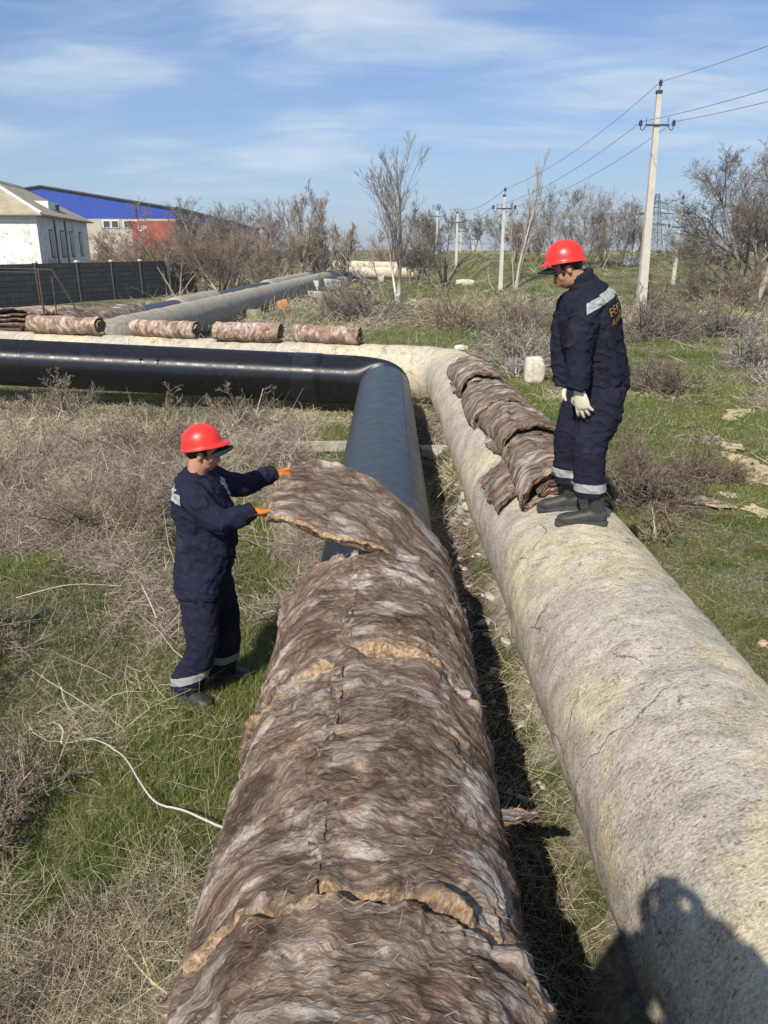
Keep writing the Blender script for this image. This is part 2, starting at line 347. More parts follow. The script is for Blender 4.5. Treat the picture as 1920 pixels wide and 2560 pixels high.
n1 = m.noise(co, .55, 5, .6); n2 = m.noise(co, 3.5, 6, .65); n3 = m.noise(co, 24, 6, .7); n4 = m.noise(co, 130, 3, .6)
soil = m.ramp(n3, [(.3, (.045, .035, .022)), (.5, (.13, .105, .068)), (.7, (.27, .23, .16))])
green = m.ramp(m.math('ADD', m.math('MULTIPLY', n3, .6), m.math('MULTIPLY', n4, .4)), [(.35, (.018, .027, .007)), (.5, (.06, .085, .018)), (.66, (.125, .155, .045))])
straw = m.ramp(n3, [(.3, (.08, .062, .04)), (.5, (.20, .17, .11)), (.68, (.36, .31, .22))])
c = m.mix(m.rng(m.math('ADD', m.math('MULTIPLY', n1, .55), m.math('MULTIPLY', n2, .45)), .44, .56), green, straw)
c = m.mix(m.rng(n2, .56, .68), c, soil)
pale = m.ramp(n3, [(.3, (.13, .115, .09)), (.5, (.32, .29, .23)), (.7, (.55, .51, .43))])
c = m.mix(m.rng(m.math('ADD', m.attr('dirt'), m.math('MULTIPLY', m.math('SUBTRACT', n2, .5), 1.0)), .35, .8), c, pale)
c = m.mix(m.rng(m.attr('painted_shade_soil'), .25, .6), c, m.ramp(n3, [(.35, (.02, .016, .011)), (.55, (.055, .045, .032)), (.7, (.13, .11, .085))]))
M['ground'] = m.done(c, normal=m.bump(n4, .5, .01, m.bump(n3, .9, .04)))
g = mk('ground', gV, grid_q(len(gy), len(gx)), mat=M['ground'], attr={'dirt': dirt, 'painted_shade_soil': drk}); g['kind'] = 'structure'

# ------------------------------------------------------------------ pipes
def pipe_mesh(name, pts, r, mat, parent=None, corner=None, seg=.04, nth=160, amp=0.0, freq=4.0, seed=0, rfun=None, u0=0, bands=None, smooth=True):
    """corners of the polyline are rounded with radius `corner`"""
    P = [np.array(p, float) for p in pts]; path = [P[0]]
    for i in range(1, len(P)-1):
        a = norm(P[i-1]-P[i]); b = norm(P[i+1]-P[i]); ang = math.acos(np.clip(a@b, -1, 1)); d = corner/math.tan(ang/2)
        c = P[i]+norm(a+b)*(corner/math.sin(ang/2)); s0 = P[i]+a*d-c; s1 = P[i]+b*d-c; tot = math.pi-ang
        for t in np.linspace(0, 1, 22): path.append(c+(s0*math.sin((1-t)*tot)+s1*math.sin(t*tot))/math.sin(tot))
    path.append(P[-1]); path = np.array(path); L = np.linalg.norm(np.diff(path, axis=0), axis=1).sum()
    n = int(L/seg)+2; path, L = resample(path, n); s = np.linspace(0, L, n)
    T = np.gradient(path, axis=0); T = norm(T); up = np.array([0, 0, 1.]); S = norm(np.cross(T, up)); U = np.cross(S, T)
    th = np.linspace(-np.pi, np.pi, nth+1)      # 0 = top, towards S; the texture seam is underneath
    TH, SS = np.meshgrid(th, s)
    dirv = U[:, None]*np.cos(TH)[..., None]+S[:, None]*np.sin(TH)[..., None]
    rr = np.full(TH.shape, r)
    pos = path[:, None]+dirv*r
    if amp: rr = rr+amp*fbm(pos*freq, 5, seed)
    if rfun is not None: rr = rr+rfun(TH, SS)
    pos = path[:, None]+dirv*rr[..., None]
    uv = np.stack([TH*r, SS+u0], -1).reshape(-1, 2)
    mb = MB(); mb.add(pos, grid_q(n, nth+1))
    V, q, t = mb.arrays(); N0 = len(V)
    V = np.vstack([V, path[0], path[-1]]); uv = np.vstack([uv, [0, 0], [0, 0]])
    i0 = np.arange(nth); t = np.concatenate([np.stack([np.full(nth, N0), i0+1, i0], -1), np.stack([np.full(nth, N0+1), (n-1)*(nth+1)+i0, (n-1)*(nth+1)+i0+1], -1)])
    return mk(name, V, q, t, mat, parent, uv=uv)
BK = (-.07, .0065)              # black pipe axis x = a + b*y, z=.56
def bkx(y): return BK[0]+BK[1]*y
OP = (1.354, -.0082)
def opx(y): return OP[0]+OP[1]*y
RB, ZB, RO, ZO = .41, .56, .514, .51
cornerB = np.array((bkx(13.15), 13.15, ZB)); dB = norm(np.array((-.985, .125, .029)))
bp = thing('steel_pipe', 'long black steel pipe with an elbow, bare at its bend, wool wrapped nearer by', 'pipe', (0, 2, 0))
endF = cornerB+np.array((-BK[1], -1, 0))*1.05; endL = cornerB+dB*1.05
pipe_mesh('straight_section', [(bkx(-4), -4, ZB), tuple(endF)], RB, M['slate'], bp, seg=.15, nth=128)['label'] = 'slate blue section running towards the viewer'
pipe_mesh('elbow', [tuple(endF+np.array((0, -.01, 0))), tuple(cornerB), tuple(endL)], RB-.004, M['black'], bp, corner=.78, seg=.03, nth=128)
pipe_mesh('crossing_section', [tuple(endL), tuple(cornerB+dB*26)], RB, M['black'], bp, seg=.3, nth=128)['label'] = 'glossy black section running to the left'
for d0, w, nm in ((1.12, .42, 'joint_tape'), (6.35, .03, 'weld_seam')):
    pipe_mesh(nm, [tuple(cornerB+dB*d0), tuple(cornerB+dB*(d0+w))], RB+.006, M['tape'], bp, seg=.1, nth=96)
mb = MB(); th0 = R_(38)
mb.bar((bkx(-3)+math.sin(th0)*RB, -3, ZB+math.cos(th0)*RB), (bkx(12.1)+math.sin(th0)*RB, 12.1, ZB+math.cos(th0)*RB), .006)
mb.build('long_weld', M['slate'], bp, smooth=True)
for dd in (3.85, 4.15):
    mb = MB(); c0 = cornerB+dB*dd; s = np.array((dB[1], -dB[0], 0)); s = s if s[1] < 0 else -s
    a = c0+s*RB*.86+np.array((0, 0, RB*.52)); mb.box(a, (.05, .03, .015), rz=-.26, rx=.9)
    mb.box(a+np.array((0, -.02, -.05)), (.012, .02, .05), rz=-.26, rx=.5); mb.build('pipe_scar', M['tape'], bp)

oldp = thing('coated_pipe', 'thick old pipe in cracked cream and grey coating under the worker on the right', 'pipe', (1.3, 2, 0))
cornerO = np.array((opx(14.05), 14.05, ZO)); dO = norm(np.array((-9.5, 2.95, 0.)))
def orf(TH, SS): return .012*np.maximum(0, fbm(V3(TH*2.2, SS*7, 1), 4, 8))+.016*fbm(V3(TH*1.1, SS*.9, 3), 3, 18)
eO = cornerO+np.array((-OP[1], -1, 0))*1.25; eL = cornerO+dO*1.25
pipe_mesh('coated_section', [(opx(-4), -4, ZO), tuple(eO)], RO-.01, M['old'], oldp, seg=.02, nth=420, amp=.014, freq=5, seed=3, rfun=orf)
pipe_mesh('coated_elbow', [tuple(eO), tuple(cornerO), tuple(eL)], RO-.008, M['old'], oldp, corner=.85, seg=.03, nth=260, amp=.02, freq=4, seed=4, u0=20)
pipe_mesh('crossing_section', [tuple(eL), tuple(cornerO+dO*22)], RO-.012, M['old'], oldp, seg=.05, nth=200, amp=.02, freq=4, seed=5, u0=30)
# mats wrapped round the near pipe ------------------------------------------------
FD = .11
rngW = np.random.default_rng(11)
def fibres(P, Nn, T1, n, rng, lmin, lmax, w, lift, cols, seed=0, swirl=.7, poke=.05):
    """ribbons lying on a surface sampled by arrays P (points), Nn (normals), T1 (fibre direction)"""
    n = int(n*FD); w = w*.62; i = rng.integers(0, len(P), n); p = P[i]; nn = Nn[i]; t = T1[i]; b = np.cross(nn, t)
    ang = swirl*fbm(p*3.2, 3, seed+5)*2.2+rng.normal(0, .28, n)
    d = t*np.cos(ang)[:, None]+b*np.sin(ang)[:, None]
    L = rng.uniform(lmin, lmax, n); K = 5; k = rng.normal(0, 2.5, n)
    rise = np.where(rng.random(n) < poke, rng.uniform(.3, 1.2, n), rng.uniform(-.12, .05, n))
    pts = []; cur = p+nn*lift; dd = d.copy()
    for j in range(K):
        pts.append(cur.copy()); side = np.cross(nn, dd)
        dd = norm(dd+side*(k*L/K)[:, None]+nn*(rise*.35)[:, None]-nn*(L/K/.53)[:, None]*.95)
        cur = cur+dd*(L/(K-1))[:, None]
    pts = np.stack(pts, 1)
    side = norm(np.cross(d, nn)); wv = (w*rng.uniform(.5, 1.5, n))[:, None]*side
    prof = np.array([.4, 1, 1, .8, .15])[None, :, None]
    A = pts-wv[:, None]*prof; B = pts+wv[:, None]*prof
    V = np.stack([A, B], 2).reshape(n, K*2, 3); base = np.arange(n)[:, None]*(K*2)
    q = np.concatenate([base+np.array([2*j, 2*j+1, 2*j+3, 2*j+2]) for j in range(K-1)])
    ci = cols[rng.integers(0, len(cols), n)]*rng.uniform(.6, 1.25, (n, 1)); C = np.repeat(ci, K*2, 0)
    return V.reshape(-1, 3), q, C
WC = np.array([(.12, .085, .065), (.20, .145, .11), (.30, .23, .175), (.42, .33, .25), (.55, .45, .34), (.09, .062, .048), (.34, .25, .18), (.5, .46, .42)])
WE = np.array([(.45, .29, .15), (.6, .42, .24), (.7, .54, .36), (.34, .2, .1)])
def merge_wool(name, V, q, uv, edge, fib, mat, parent=None):
    """body + fibres as ONE mesh with two material slots"""
    fV = np.concatenate([f[0] for f in fib]); off = 0; fq = []
    for f in fib: fq.append(f[1]+off); off += len(f[0])
    fq = np.concatenate(fq)+len(V); fC = np.concatenate([f[2] for f in fib])
    VV = np.vstack([V, fV]); QQ = np.vstack([q, fq]); C = np.vstack([np.full((len(V), 3), .3), fC])
    UV = np.vstack([uv, np.zeros((len(fV), 2))]); E = np.concatenate([edge, np.zeros(len(fV))])
    mi = np.concatenate([np.zeros(len(q)), np.ones(len(fq))])
    return mk(name, VV, QQ, None, [mat, M['fibre']], parent, col=C, uv=UV, attr={'edge': E}, midx=mi)
def surf_frames(P3):
    du = np.gradient(P3, axis=1); dv = np.gradient(P3, axis=0); n = norm(np.cross(du, dv)); return n, norm(du)
def mat_wrap(name, y0f, y1f, seam, Rout, Rin, seed, nfib, label, ny=190, nth=760, yoff=0, spiral=.003, res=1.0):
    rng = np.random.default_rng(seed)
    th = np.linspace(seam, seam+2*np.pi+R_(5), int(nth*res))
    t = np.concatenate([np.linspace(0, .12, 8)[:-1], np.linspace(.12, .88, int(ny*res)), np.linspace(.88, 1, 8)[1:]])
    T, TH = np.meshgrid(t, th, indexing='ij')
    s = np.clip((T-.12)/.76, 0, 1); y0 = y0f(TH); y1 = y1f(TH); Y = y0+(y1-y0)*s
    lo = np.clip((.12-T)/.12, 0, 1); hi = np.clip((T-.88)/.12, 0, 1); e = np.maximum(lo, hi)
    fr = (TH-seam)/(2*np.pi)
    base = Rout+spiral*fr
    q3 = V3(np.sin(TH)*Rout, Y, np.cos(TH)*Rout)
    n_big = fbm(q3*2.2, 3, seed); n_mid = fbm(V3(TH*Rout*3.4, Y*8, 0)+fbm(q3*2.5, 2, seed+3)[..., None]*2.4, 4, seed+1)
    n_fine = fbm(V3(TH*Rout*12, Y*55, 0)+fbm(q3*5, 2, seed+4)[..., None]*2.0, 3, seed+2)
    n_mid = .6-2*np.abs(n_mid)*1.6; n_fine = .4-1.9*np.abs(n_fine)
    rr = base+.026*n_big+.013*n_mid+.006*n_fine
    dist = np.minimum(Y-y0, y1-Y)
    rr = rr+.028*np.exp(-(dist/.07)**2)*(.5+fbm(V3(TH*7, 0, seed), 3, seed+8)*1.8)-.025*np.exp(-(dist/.012)**2)
    rr = rr*(1-e)+Rin*e
    yedge = .012*fbm(V3(TH*9, T*3, 0), 4, seed+6)*(e > 0)+.02*np.sin(np.pi*np.clip(e, 0, 1))*(np.where(lo > 0, -1, 1))*(.6+.8*fbm(V3(TH*5, e*2, 4), 3, seed+9))
    Yp = Y+yedge
    X = bkx(Yp)-.012+rr*np.sin(TH); Z = ZB+rr*np.cos(TH)
    P = V3(X, Yp, Z)
    # shift across the lengthwise seam: a lip
    ew = .045*np.clip(.75+1.6*fbm(V3(TH*2.2, 0, seed), 3, seed+12)+.8*fbm(V3(TH*9, Y*14, seed), 3, seed+13), .1, 2.2)
    edge = np.clip(e*3, 0, 1)*(.9)+np.exp(-(dist/ew)**2)*.85*(e == 0)+np.exp(-((TH-seam)/.02)**2)*.40
    uv = np.stack([TH*Rout, Y+yoff], -1).reshape(-1, 2)
    N_, T_ = surf_frames(P); N_ = np.where((np.sum(N_*(P-V3(bkx(Yp), Yp, ZB)), -1) < 0)[..., None], -N_, N_)
    body = (e == 0)&(np.cos(TH) > -.35)&(P[..., 1] > .9)
    ed = (e > 0)&(e < .8)&(np.cos(TH) > -.35)&(P[..., 1] > .9)
    fib = []
    if nfib:
        fib.append(fibres(P[body], N_[body], T_[body], nfib, rng, .015, .055, .0010, .0012, WC, seed, poke=.02))
        fib.append(fibres(P[ed], N_[ed], T_[ed], nfib//4, rng, .015, .05, .0016, .001, WE, seed+1, 1.2, poke=.4))
        sl_ = (e == 0)&(np.abs(np.abs((TH-seam)-np.pi)-np.pi) < .03)&(P[..., 1] > .9)
        if sl_.any(): fib.append(fibres(P[sl_], N_[sl_], T_[sl_], nfib//40, rng, .01, .05, .001, .002, WE, seed+2, 1.5, poke=.3))
    q = grid_q(*T.shape)
    if not fib: o = mk(name, P, q, None, M['wool'], None, uv=uv, attr={'edge': edge.ravel()})
    else: o = merge_wool(name, P.reshape(-1, 3), q, uv, edge.ravel(), fib, M['wool'])
    return tag(o, label, 'insulation mat', 'wool mats wrapped round the near pipe')
def wob(c, a, f, sd, st=None):
    def fn(TH):
        v = c+a*fbm(V3(TH*f, 0, sd), 3, sd)
        if st: v = v+st(TH)
        return v
    return fn
SEAM = R_(-16)
mat_wrap('wool_mat', wob(-.75, .02, 2, 1), wob(.47, .02, 2, 2), R_(-14), .53, .42, 21, 0, 'brown wool mat round the near pipe just below the frame, where the photographer stands', res=.35)
bul = lambda TH: .16*np.exp(-((TH-R_(62))/.35)**2)*0
m1 = mat_wrap('wool_mat', wob(.46, .02, 2, 2), wob(1.575, .03, 1.6, 31, lambda TH: -.14*(1-np.cos(TH))*.5), R_(168), .545, .43, 22, 26000, 'nearest brown wool mat at the bottom edge, grey white smears on top', yoff=1.3, ny=230, nth=900)
m2 = mat_wrap('wool_mat', wob(1.60, .02, 1.6, 31, lambda TH: -.12*(1-np.cos(TH))*.5), wob(2.905, .02, 2, 41, lambda TH: -.10*(1-np.cos(TH))*.5-.12*((TH > SEAM+5.2)|(TH < SEAM+.0))), SEAM, .525, .43, 23, 30000, 'second wool mat from the bottom edge, with a long seam and loose torn tufts', yoff=4.1, ny=230, nth=820)
mat_wrap('wool_mat', wob(2.93, .02, 2, 41, lambda TH: -.10*(1-np.cos(TH))*.5-.10*(TH > SEAM+5.2)), wob(4.04, .03, 2, 51, lambda TH: -.05*(1-np.cos(TH))), SEAM+R_(2), .522, .43, 24, 22000, 'third wool mat, pale streaked, just before the lifted one', yoff=7.7)

def sheet(name, Pm, thick, seed, nfib, mat, label, group=None, fscale=1.0, w=.0012, cat='insulation mat', su=0, amp=.010, edge_all=True, poke=.04, vis=None, slot=None):
    """thick wool sheet from a mid-surface grid Pm (nu along wrap, nv across): closed, rounded edges"""
    nu, nv, _ = Pm.shape; N_ = surf_frames(Pm)[0]
    iu = np.arange(nu)[:, None]*np.ones(nv)[None]; iv = np.ones(nu)[:, None]*np.arange(nv)[None]
    LU = np.linalg.norm(np.diff(Pm, axis=0), axis=2).mean(1).sum(); LV = np.linalg.norm(np.diff(Pm, axis=1), axis=2).mean(0).sum()
    U = iu/(nu-1)*LU; Vv = iv/(nv-1)*LV; de = np.minimum(np.minimum(U, LU-U), np.minimum(Vv, LV-Vv))
    ctr_ = Pm.reshape(-1, 3).mean(0); rg = (1-np.clip(de/.10, 0, 1))*.03*fbm(Pm*13+seed, 3, seed+21); Pm = Pm+norm(ctr_-Pm)*rg[..., None]
    rnd = np.sqrt(np.clip(1-(1-np.clip(de/(thick*.45), 0, 1))**2, 0.04, 1))
    UU = V3(U*3.2, Vv*3.2, seed)
    def surf(sgn, sd):
        d = fbm(V3(U*3, Vv*11, 0)+fbm(UU, 2, sd)[..., None]*1.5, 4, sd)*amp+fbm(V3(U*10, Vv*50, 0)+fbm(UU*2, 2, sd+1)[..., None]*1.5, 3, sd+2)*amp*.4
        jag = (1-np.clip(de/.03, 0, 1))*.02*fbm(V3(U*30, Vv*30, sgn), 2, sd+4)
        return Pm+N_*(sgn*(thick*.5*rnd+d*rnd)+jag)[..., None]
    A = surf(1, seed); B = surf(-1, seed+50)
    qa = grid_q(nu, nv); qb = grid_q(nu, nv)[:, ::-1]+nu*nv
    idx = np.arange(nu*nv).reshape(nu, nv); loop = np.concatenate([idx[0, :], idx[1:, -1], idx[-1, -2::-1], idx[-2:0:-1, 0]]); nx = np.roll(loop, -1)
    qs = np.stack([loop, nx, nx+nu*nv, loop+nu*nv], -1)
    V = np.concatenate([A.reshape(-1, 3), B.reshape(-1, 3)]); q = np.vstack([qa, qb, qs])
    uv1 = np.stack([U+seed*.37, Vv+seed*.71], -1).reshape(-1, 2); uv = np.vstack([uv1, uv1+3.3])
    ed = np.exp(-(de/(thick*.35))**2).ravel(); edge = np.concatenate([ed, ed])
    if not nfib: o = mk(name, V, q, None, mat, uv=uv, attr={'edge': edge})
    else:
        rng = np.random.default_rng(seed); Tn = norm(np.gradient(Pm, axis=0)); fl = lambda a: a.reshape(-1, 3)
        c_e = de.ravel() < thick*.6
        fib = [fibres(fl(A), fl(N_), fl(Tn), nfib, rng, .03*fscale, .13*fscale, w, .001, WC, seed, poke=poke),
               fibres(fl(B), -fl(N_), fl(Tn), nfib//5, rng, .03*fscale, .13*fscale, w, .001, WC, seed+1, poke=poke)]
        fib.append(fibres(fl((A+B)/2)[c_e], fl(N_)[c_e], fl(Tn)[c_e], nfib//6, rng, .01, .045*fscale, w, .0, WE, seed+2, 1.5, poke=.4))
        o = merge_wool(name, V, q, uv, edge, fib, mat)
    return tag(o, label, cat, group)
# lifted mat --------------------------------------------------------------------
def lifted():
    def curve(y0, leave, end_pts, yend, sag):
        th = np.linspace(R_(165), R_(leave), 60); Rm = .49
        arc = np.stack([bkx(y0)-.012+Rm*np.sin(th), np.full(60, y0), ZB+Rm*np.cos(th)], -1)
        pts = np.vstack([arc[-1:], np.array(end_pts, float)])
        free = catmull(pts, 60)[1:]
        return resample(np.vstack([arc, free]), 230)[0]
    near = curve(3.98, 17, [(-.03, 3.985, 1.10), (-.25, 3.99, 1.178), (-.44, 4.0, 1.235), (-.655, 4.02, 1.285)], 4, 0)
    midc = curve(4.40, 26, [(.02, 4.42, 1.125), (-.25, 4.46, 1.24), (-.45, 4.5, 1.30), (-.655, 4.5, 1.325)], 4.5, 0)
    far = curve(4.80, 42, [(.13, 4.86, 1.09), (-.12, 4.95, 1.225), (-.38, 5.0, 1.325), (-.64, 4.98, 1.355)], 5, 0)
    t = np.linspace(0, 1, 200)[None, :, None]
    Pm = near[:, None]*(1-t)*(1-2*t)+midc[:, None]*4*t*(1-t)+far[:, None]*t*(2*t-1)
    u = np.linspace(0, 1, 230)[:, None]*np.ones(200)[None]
    Pm[..., 2] += (.038*fbm(V3(u*7, np.linspace(0, 1, 200)[None]*5, 2), 3, 61)+.03*(.3-np.abs(fbm(V3(u*5+np.linspace(0, 1, 200)[None]*2.5, np.linspace(0, 1, 200)[None]*1.2, 5), 2, 63))))*sstep(.5, .8, u)-.035*sstep(.93, 1, u)
    return Pm
sheet('lifted_wool_mat', lifted(), .060, 61, 26000, M['wool'], 'brown wool mat half wrapped round the near pipe, free end lifted by orange gloved hands', poke=.05)
# torn tufts that stick out of the second mat: a child of that mat
def tuft(p, d, L, wd, seed, parent):
    rng = np.random.default_rng(seed); p = np.array(p); d = norm(np.array(d, float)); s = norm(np.cross(d, (0, .3, 1.)))
    u = np.linspace(0, 1, 26)[:, None, None]; v = np.linspace(-1, 1, 16)[None, :, None]
    Pm = p+d*L*u+s*wd*v*(1-.45*u)+np.array((0, 0, 1.))*(-.2*L*u**2)
    Pm = Pm+.2*wd*fbm(Pm*22, 3, seed)[..., None]
    o = sheet('torn_tuft', Pm, .022, seed, 900, M['wool'], '', fscale=.5, poke=.3)
    for k in ('label', 'category'): del o[k]
    o.parent = parent
tuft((.43, 2.30, .74), (.95, .05, .12), .15, .045, 5, m2)
tuft((-.57, 2.20, .62), (-.75, -.1, .5), .05, .03, 6, m2)
tuft((.36, 1.50, .90), (.6, -.4, -.5), .09, .04, 7, m1)

# folded mats lying on the old pipe ------------------------------------------------
def folded(y0, y1, xc, wd, hh, seed, nfib, label, tw=0, group='folded wool mats on the old pipe', zoff=0, mat=None, drape=True):
    """serpentine cross-section (x,z) extruded along y and draped over the pipe"""
    prof = np.array([(.96, .55), (.2, .58), (-.62, .53), (-.70, .40), (-.55, .34), (.2, .33), (.97, .36), (1.12, .34), (1.14, .18), (1.0, .12), (.2, .10), (-.8, .09), (-.98, .2), (-1.0, .5), (-.93, .78), (-.7, .88), (0, .93), (.6, .9), (1.0, .76), (1.1, .5)])
    prof = np.array([(.9, .62), (.1, .56), (-.55, .54), (-.68, .44), (-.55, .335), (.1, .33), (1.0, .32), (1.06, .22), (.98, .10), (.1, .085), (-.80, .085), (-.99, .22), (-1.03, .5), (-.93, .76), (-.66, .88), (0, .93), (.62, .90), (.98, .82), (1.12, .60)])
    c = resample(catmull(prof, 200), 150)[0]; ny = int((y1-y0)/.018)+2; ys = np.linspace(y0, y1, ny)
    rng = np.random.default_rng(seed)
    X = c[:, 0][:, None]*wd*(1+.10*fbm(V3(0, ys*1.8, seed), 2, seed))[None]*(1.04-.14*(ys-y0)/(y1-y0))[None]; Zz = c[:, 1][:, None]*hh*(1+.16*fbm(V3(3, ys*2.6, seed), 3, seed+1))[None]*(1.06-.32*(ys-y0)/(y1-y0))[None]
    X = X+.04*fbm(V3(c[:, :1]*3, ys[None]*3, 1), 3, seed)+tw*(ys-y0)[None]; Zz = Zz+.035*fbm(V3(c[:, :1]*3, ys[None]*3.5, 2), 3, seed+2)*(c[:, 1][:, None] > .15)
    Y = np.broadcast_to(ys[None], X.shape)+.09*fbm(V3(c[:, :1]*2.2, ys[None]*.1, 7), 2, seed)
    if drape:
        ox = opx(Y); rel = np.clip(xc+X-ox, -.48, .48); zb = ZO+np.sqrt(.512**2-rel**2)-.015
        zb = np.maximum(zb, ZO+.28)
    else: zb = 0
    P = V3(xc+X, Y, zb+Zz+zoff)
    return sheet('folded_wool_mat', P, .046, seed, nfib, mat or M['wool_grey'], label, group, fscale=.9, w=.0016, amp=.008)
folded(5.22, 6.55, 1.31, .30, .225, 71, 9000, "nearest folded wool mat on the old pipe, layered open end by the standing worker's boots")
folded(6.62, 7.95, 1.30, .275, .235, 72, 6000, 'second folded wool mat from the standing worker on the old pipe', tw=-.02)
folded(8.02, 9.55, 1.25, .30, .215, 73, 5000, 'third folded wool mat on the old pipe, with a curled hollow end')
folded(9.6, 11.4, 1.25, .27, .235, 74, 4000, 'farthest folded wool mat on the old pipe, next to its elbow', tw=-.02)
def drape_sheet(y0, y1, a0, a1, thick, seed, nfib, label, jig=.02, R0=None, lift=.0):
    th = np.linspace(R_(a0), R_(a1), 70); ys = np.linspace(y0, y1, 60); TH, Y = np.meshgrid(th, ys, indexing='ij')
    u = (TH-R_(a0))/(R_(a1)-R_(a0)); v = (Y-y0)/(y1-y0)
    Y2 = Y+jig*fbm(V3(u*5, v, seed), 3, seed)+(v-.5)*.0-.25*u*(y1-y0)*.5; TH2 = TH+.06*fbm(V3(v*4, u, seed), 3, seed+1)*(u)
    r = (R0 or RO)+thick*.6+lift*u**2+.01*fbm(V3(u*5, v*5, seed), 3, seed+3)
    P = V3(opx(Y2)+r*np.sin(TH2), Y2, ZO+r*np.cos(TH2))
    return sheet('flat_wool_mat', P, thick, seed, nfib, M['wool'], label, None, fscale=.9, w=.0016)
drape_sheet(5.6, 6.45, 5, -58, .030, 81, 5000, 'flat reddish brown wool mat hanging down the old pipe from under the nearest folded mat', lift=.03)
def crumbs(y0, y1, a0, a1, seed, label, name='torn_wool_scrap'):
    th = np.linspace(R_(a0), R_(a1), 50); ys = np.linspace(y0, y1, 50); TH, Y = np.meshgrid(th, ys, indexing='ij')
    u = np.linspace(-1, 1, 50); rr = np.hypot(u[:, None], u[None]); ang = np.arctan2(u[:, None], u[None]); lim = 1/(np.maximum(np.abs(np.cos(ang)), np.abs(np.sin(ang))))
    k = (.8+.35*fbm(V3(np.cos(ang)*2, np.sin(ang)*2, seed), 3, seed))/lim
    tc = (R_(a0)+R_(a1))/2; yc = (y0+y1)/2; TH = tc+(TH-tc)*k; Y = yc+(Y-yc)*k
    r = RO+.014+.022*np.abs(fbm(V3(TH*9, Y*14, 0), 3, seed))
    o = sheet(name, V3(opx(Y)+r*np.sin(TH), Y, ZO+r*np.cos(TH)), .025, seed, 1500, M['wool_grey'], label, None, fscale=.4, cat='wool scrap', amp=.012, poke=.2)
crumbs(6.6, 7.7, -16, -40, 85, 'crumpled torn wool scrap on the old pipe beside the second folded mat')
crumbs(9.7, 10.9, -22, -46, 86, 'ragged end of wool sticking out beside the farthest folded mat', name='ragged_wool_scrap')

# rolled mats on the crossing run ----------------------------------------------------
def roll(a, b, r, seed, label, tail=.3, turns=2.2, zb=None, nfib=2500, flat=1.0, tail_dir=1):
    a = np.array(a, float); b = np.array(b, float); d = norm(b-a); s = np.cross(d, (0, 0, 1.)); s = s if s[1] < 0 else -s
    ph = np.linspace(0, turns*2*np.pi, 120); rad = r*(.30+.70*ph/ph[-1]); c = np.stack([rad*np.sin(ph+R_(180)-ph[-1]), rad*np.cos(ph+R_(180)-ph[-1])], -1)
    c[:, 1] *= flat; last = c[-1]
    tl = np.stack([np.linspace(0, 1, 20)[1:]*(-tail*tail_dir)+last[0], last[1]-.0+0*np.linspace(0, 1, 20)[1:]], -1)
    tl2 = np.stack([tl[-1, 0]+np.array([-.03, -.02, .10, tail*1.3])*tail_dir*-1*-1, np.array([-.015, -.04, -.05, -.05])+last[1]], -1)
    c = np.vstack([c, tl, tl2]) if tail > 0 else c
    c = resample(c, 130)[0]
    n = 60; t = np.linspace(0, 1, n); ctr = a[None]*(1-t[:, None])+b[None]*t[:, None]
    k = 1+.06*fbm(V3(t*4, 0, seed), 2, seed)
    P = ctr[None]+c[:, :1, None]*k[None, :, None]*s+c[:, 1:2, None]*k[None, :, None]*np.array((0, 0, 1.))
    P[..., 2] += r*flat+(0 if tail <= 0 else .05)
    P += .012*fbm(V3(np.arange(130)[:, None]*.06, t[None]*6, seed), 3, seed)[..., None]
    P[..., :2] += (d[:2]*.04)[None, None]*fbm(V3(np.arange(130)[:, None]*.05, 0, seed), 2, seed+5)[..., None]
    return sheet('rolled_wool_mat', P, .028, seed, nfib, M['wool_roll'], label, 'rolled wool mats on the far pipes', fscale=1.2, w=.004, amp=.007)
ztop = ZO+RO-.05
def onrun(x, dy=0):        # a point on top of the crossing run of the old pipe
    t = (x-cornerO[0])/dO[0]; p = cornerO+dO*t; return (p[0], p[1]+dy, ztop)
roll(onrun(-7.40, -.05), onrun(-5.75, -.12), .185, 91, 'leftmost of the four wool rolls lying on the crossing pipe', .14)
roll(onrun(-5.08, .04), onrun(-3.66, -.05), .165, 92, 'second wool roll from the left on the crossing pipe, its dark round end showing', .14)
roll(onrun(-3.27, -.16), onrun(-1.96, -.10), .175, 93, 'third wool roll from the left on the crossing pipe', .12)
roll(onrun(-1.68, .05), onrun(-.44, -.10), .16, 94, 'rightmost wool roll on the crossing pipe, with a loose flap below it', .20)

# farther pipes -----------------------------------------------------------------------
gp = thing('grey_pipe', 'long grey coated pipe running from the crossing pipe towards the far thicket', 'pipe', (-6, 30, 0))
def ribs(TH, SS): return .018*np.maximum(0, np.sin(SS*2.1+.6*np.sin(SS*.7)))**6+.016*fbm(V3(TH, SS*.9, 0), 3, 9)
pipe_mesh('grey_section', [(-12.5, 19.4, .5), (-6.75, 18.6, .5), (-6.15, 30, .48), (-5.1, 48, .48), (-3.95, 68, .5)], .56, M['grey'], gp, corner=1.1, seg=.12, nth=96, rfun=ribs)
fb = thing('slate_pipe', 'dark blue steel pipe running behind and beside the grey pipe', 'pipe', (-7.2, 30, 0))
pipe_mesh('steel_section', [(-9.4, 17.9, .62), (-7.75, 21.5, .60), (-7.2, 30, .58), (-6.3, 46, .56), (-5.2, 66, .58)], .42, M['slate'], fb, corner=2, seg=.3, nth=64)
for (ya, yb, rr, nm) in ((28.0, 33.0, .5, 'grey_wrap'), (44.0, 64.5, .5, 'grey_wrap')):
    def fx(y): return np.interp(y, [21.5, 30, 46, 66], [-7.75, -7.2, -6.3, -5.2])
    pipe_mesh(nm, [(fx(ya), ya, .58), (fx(yb), yb, .58)], rr, M['grey'], fb, seg=.2, nth=64, rfun=ribs)
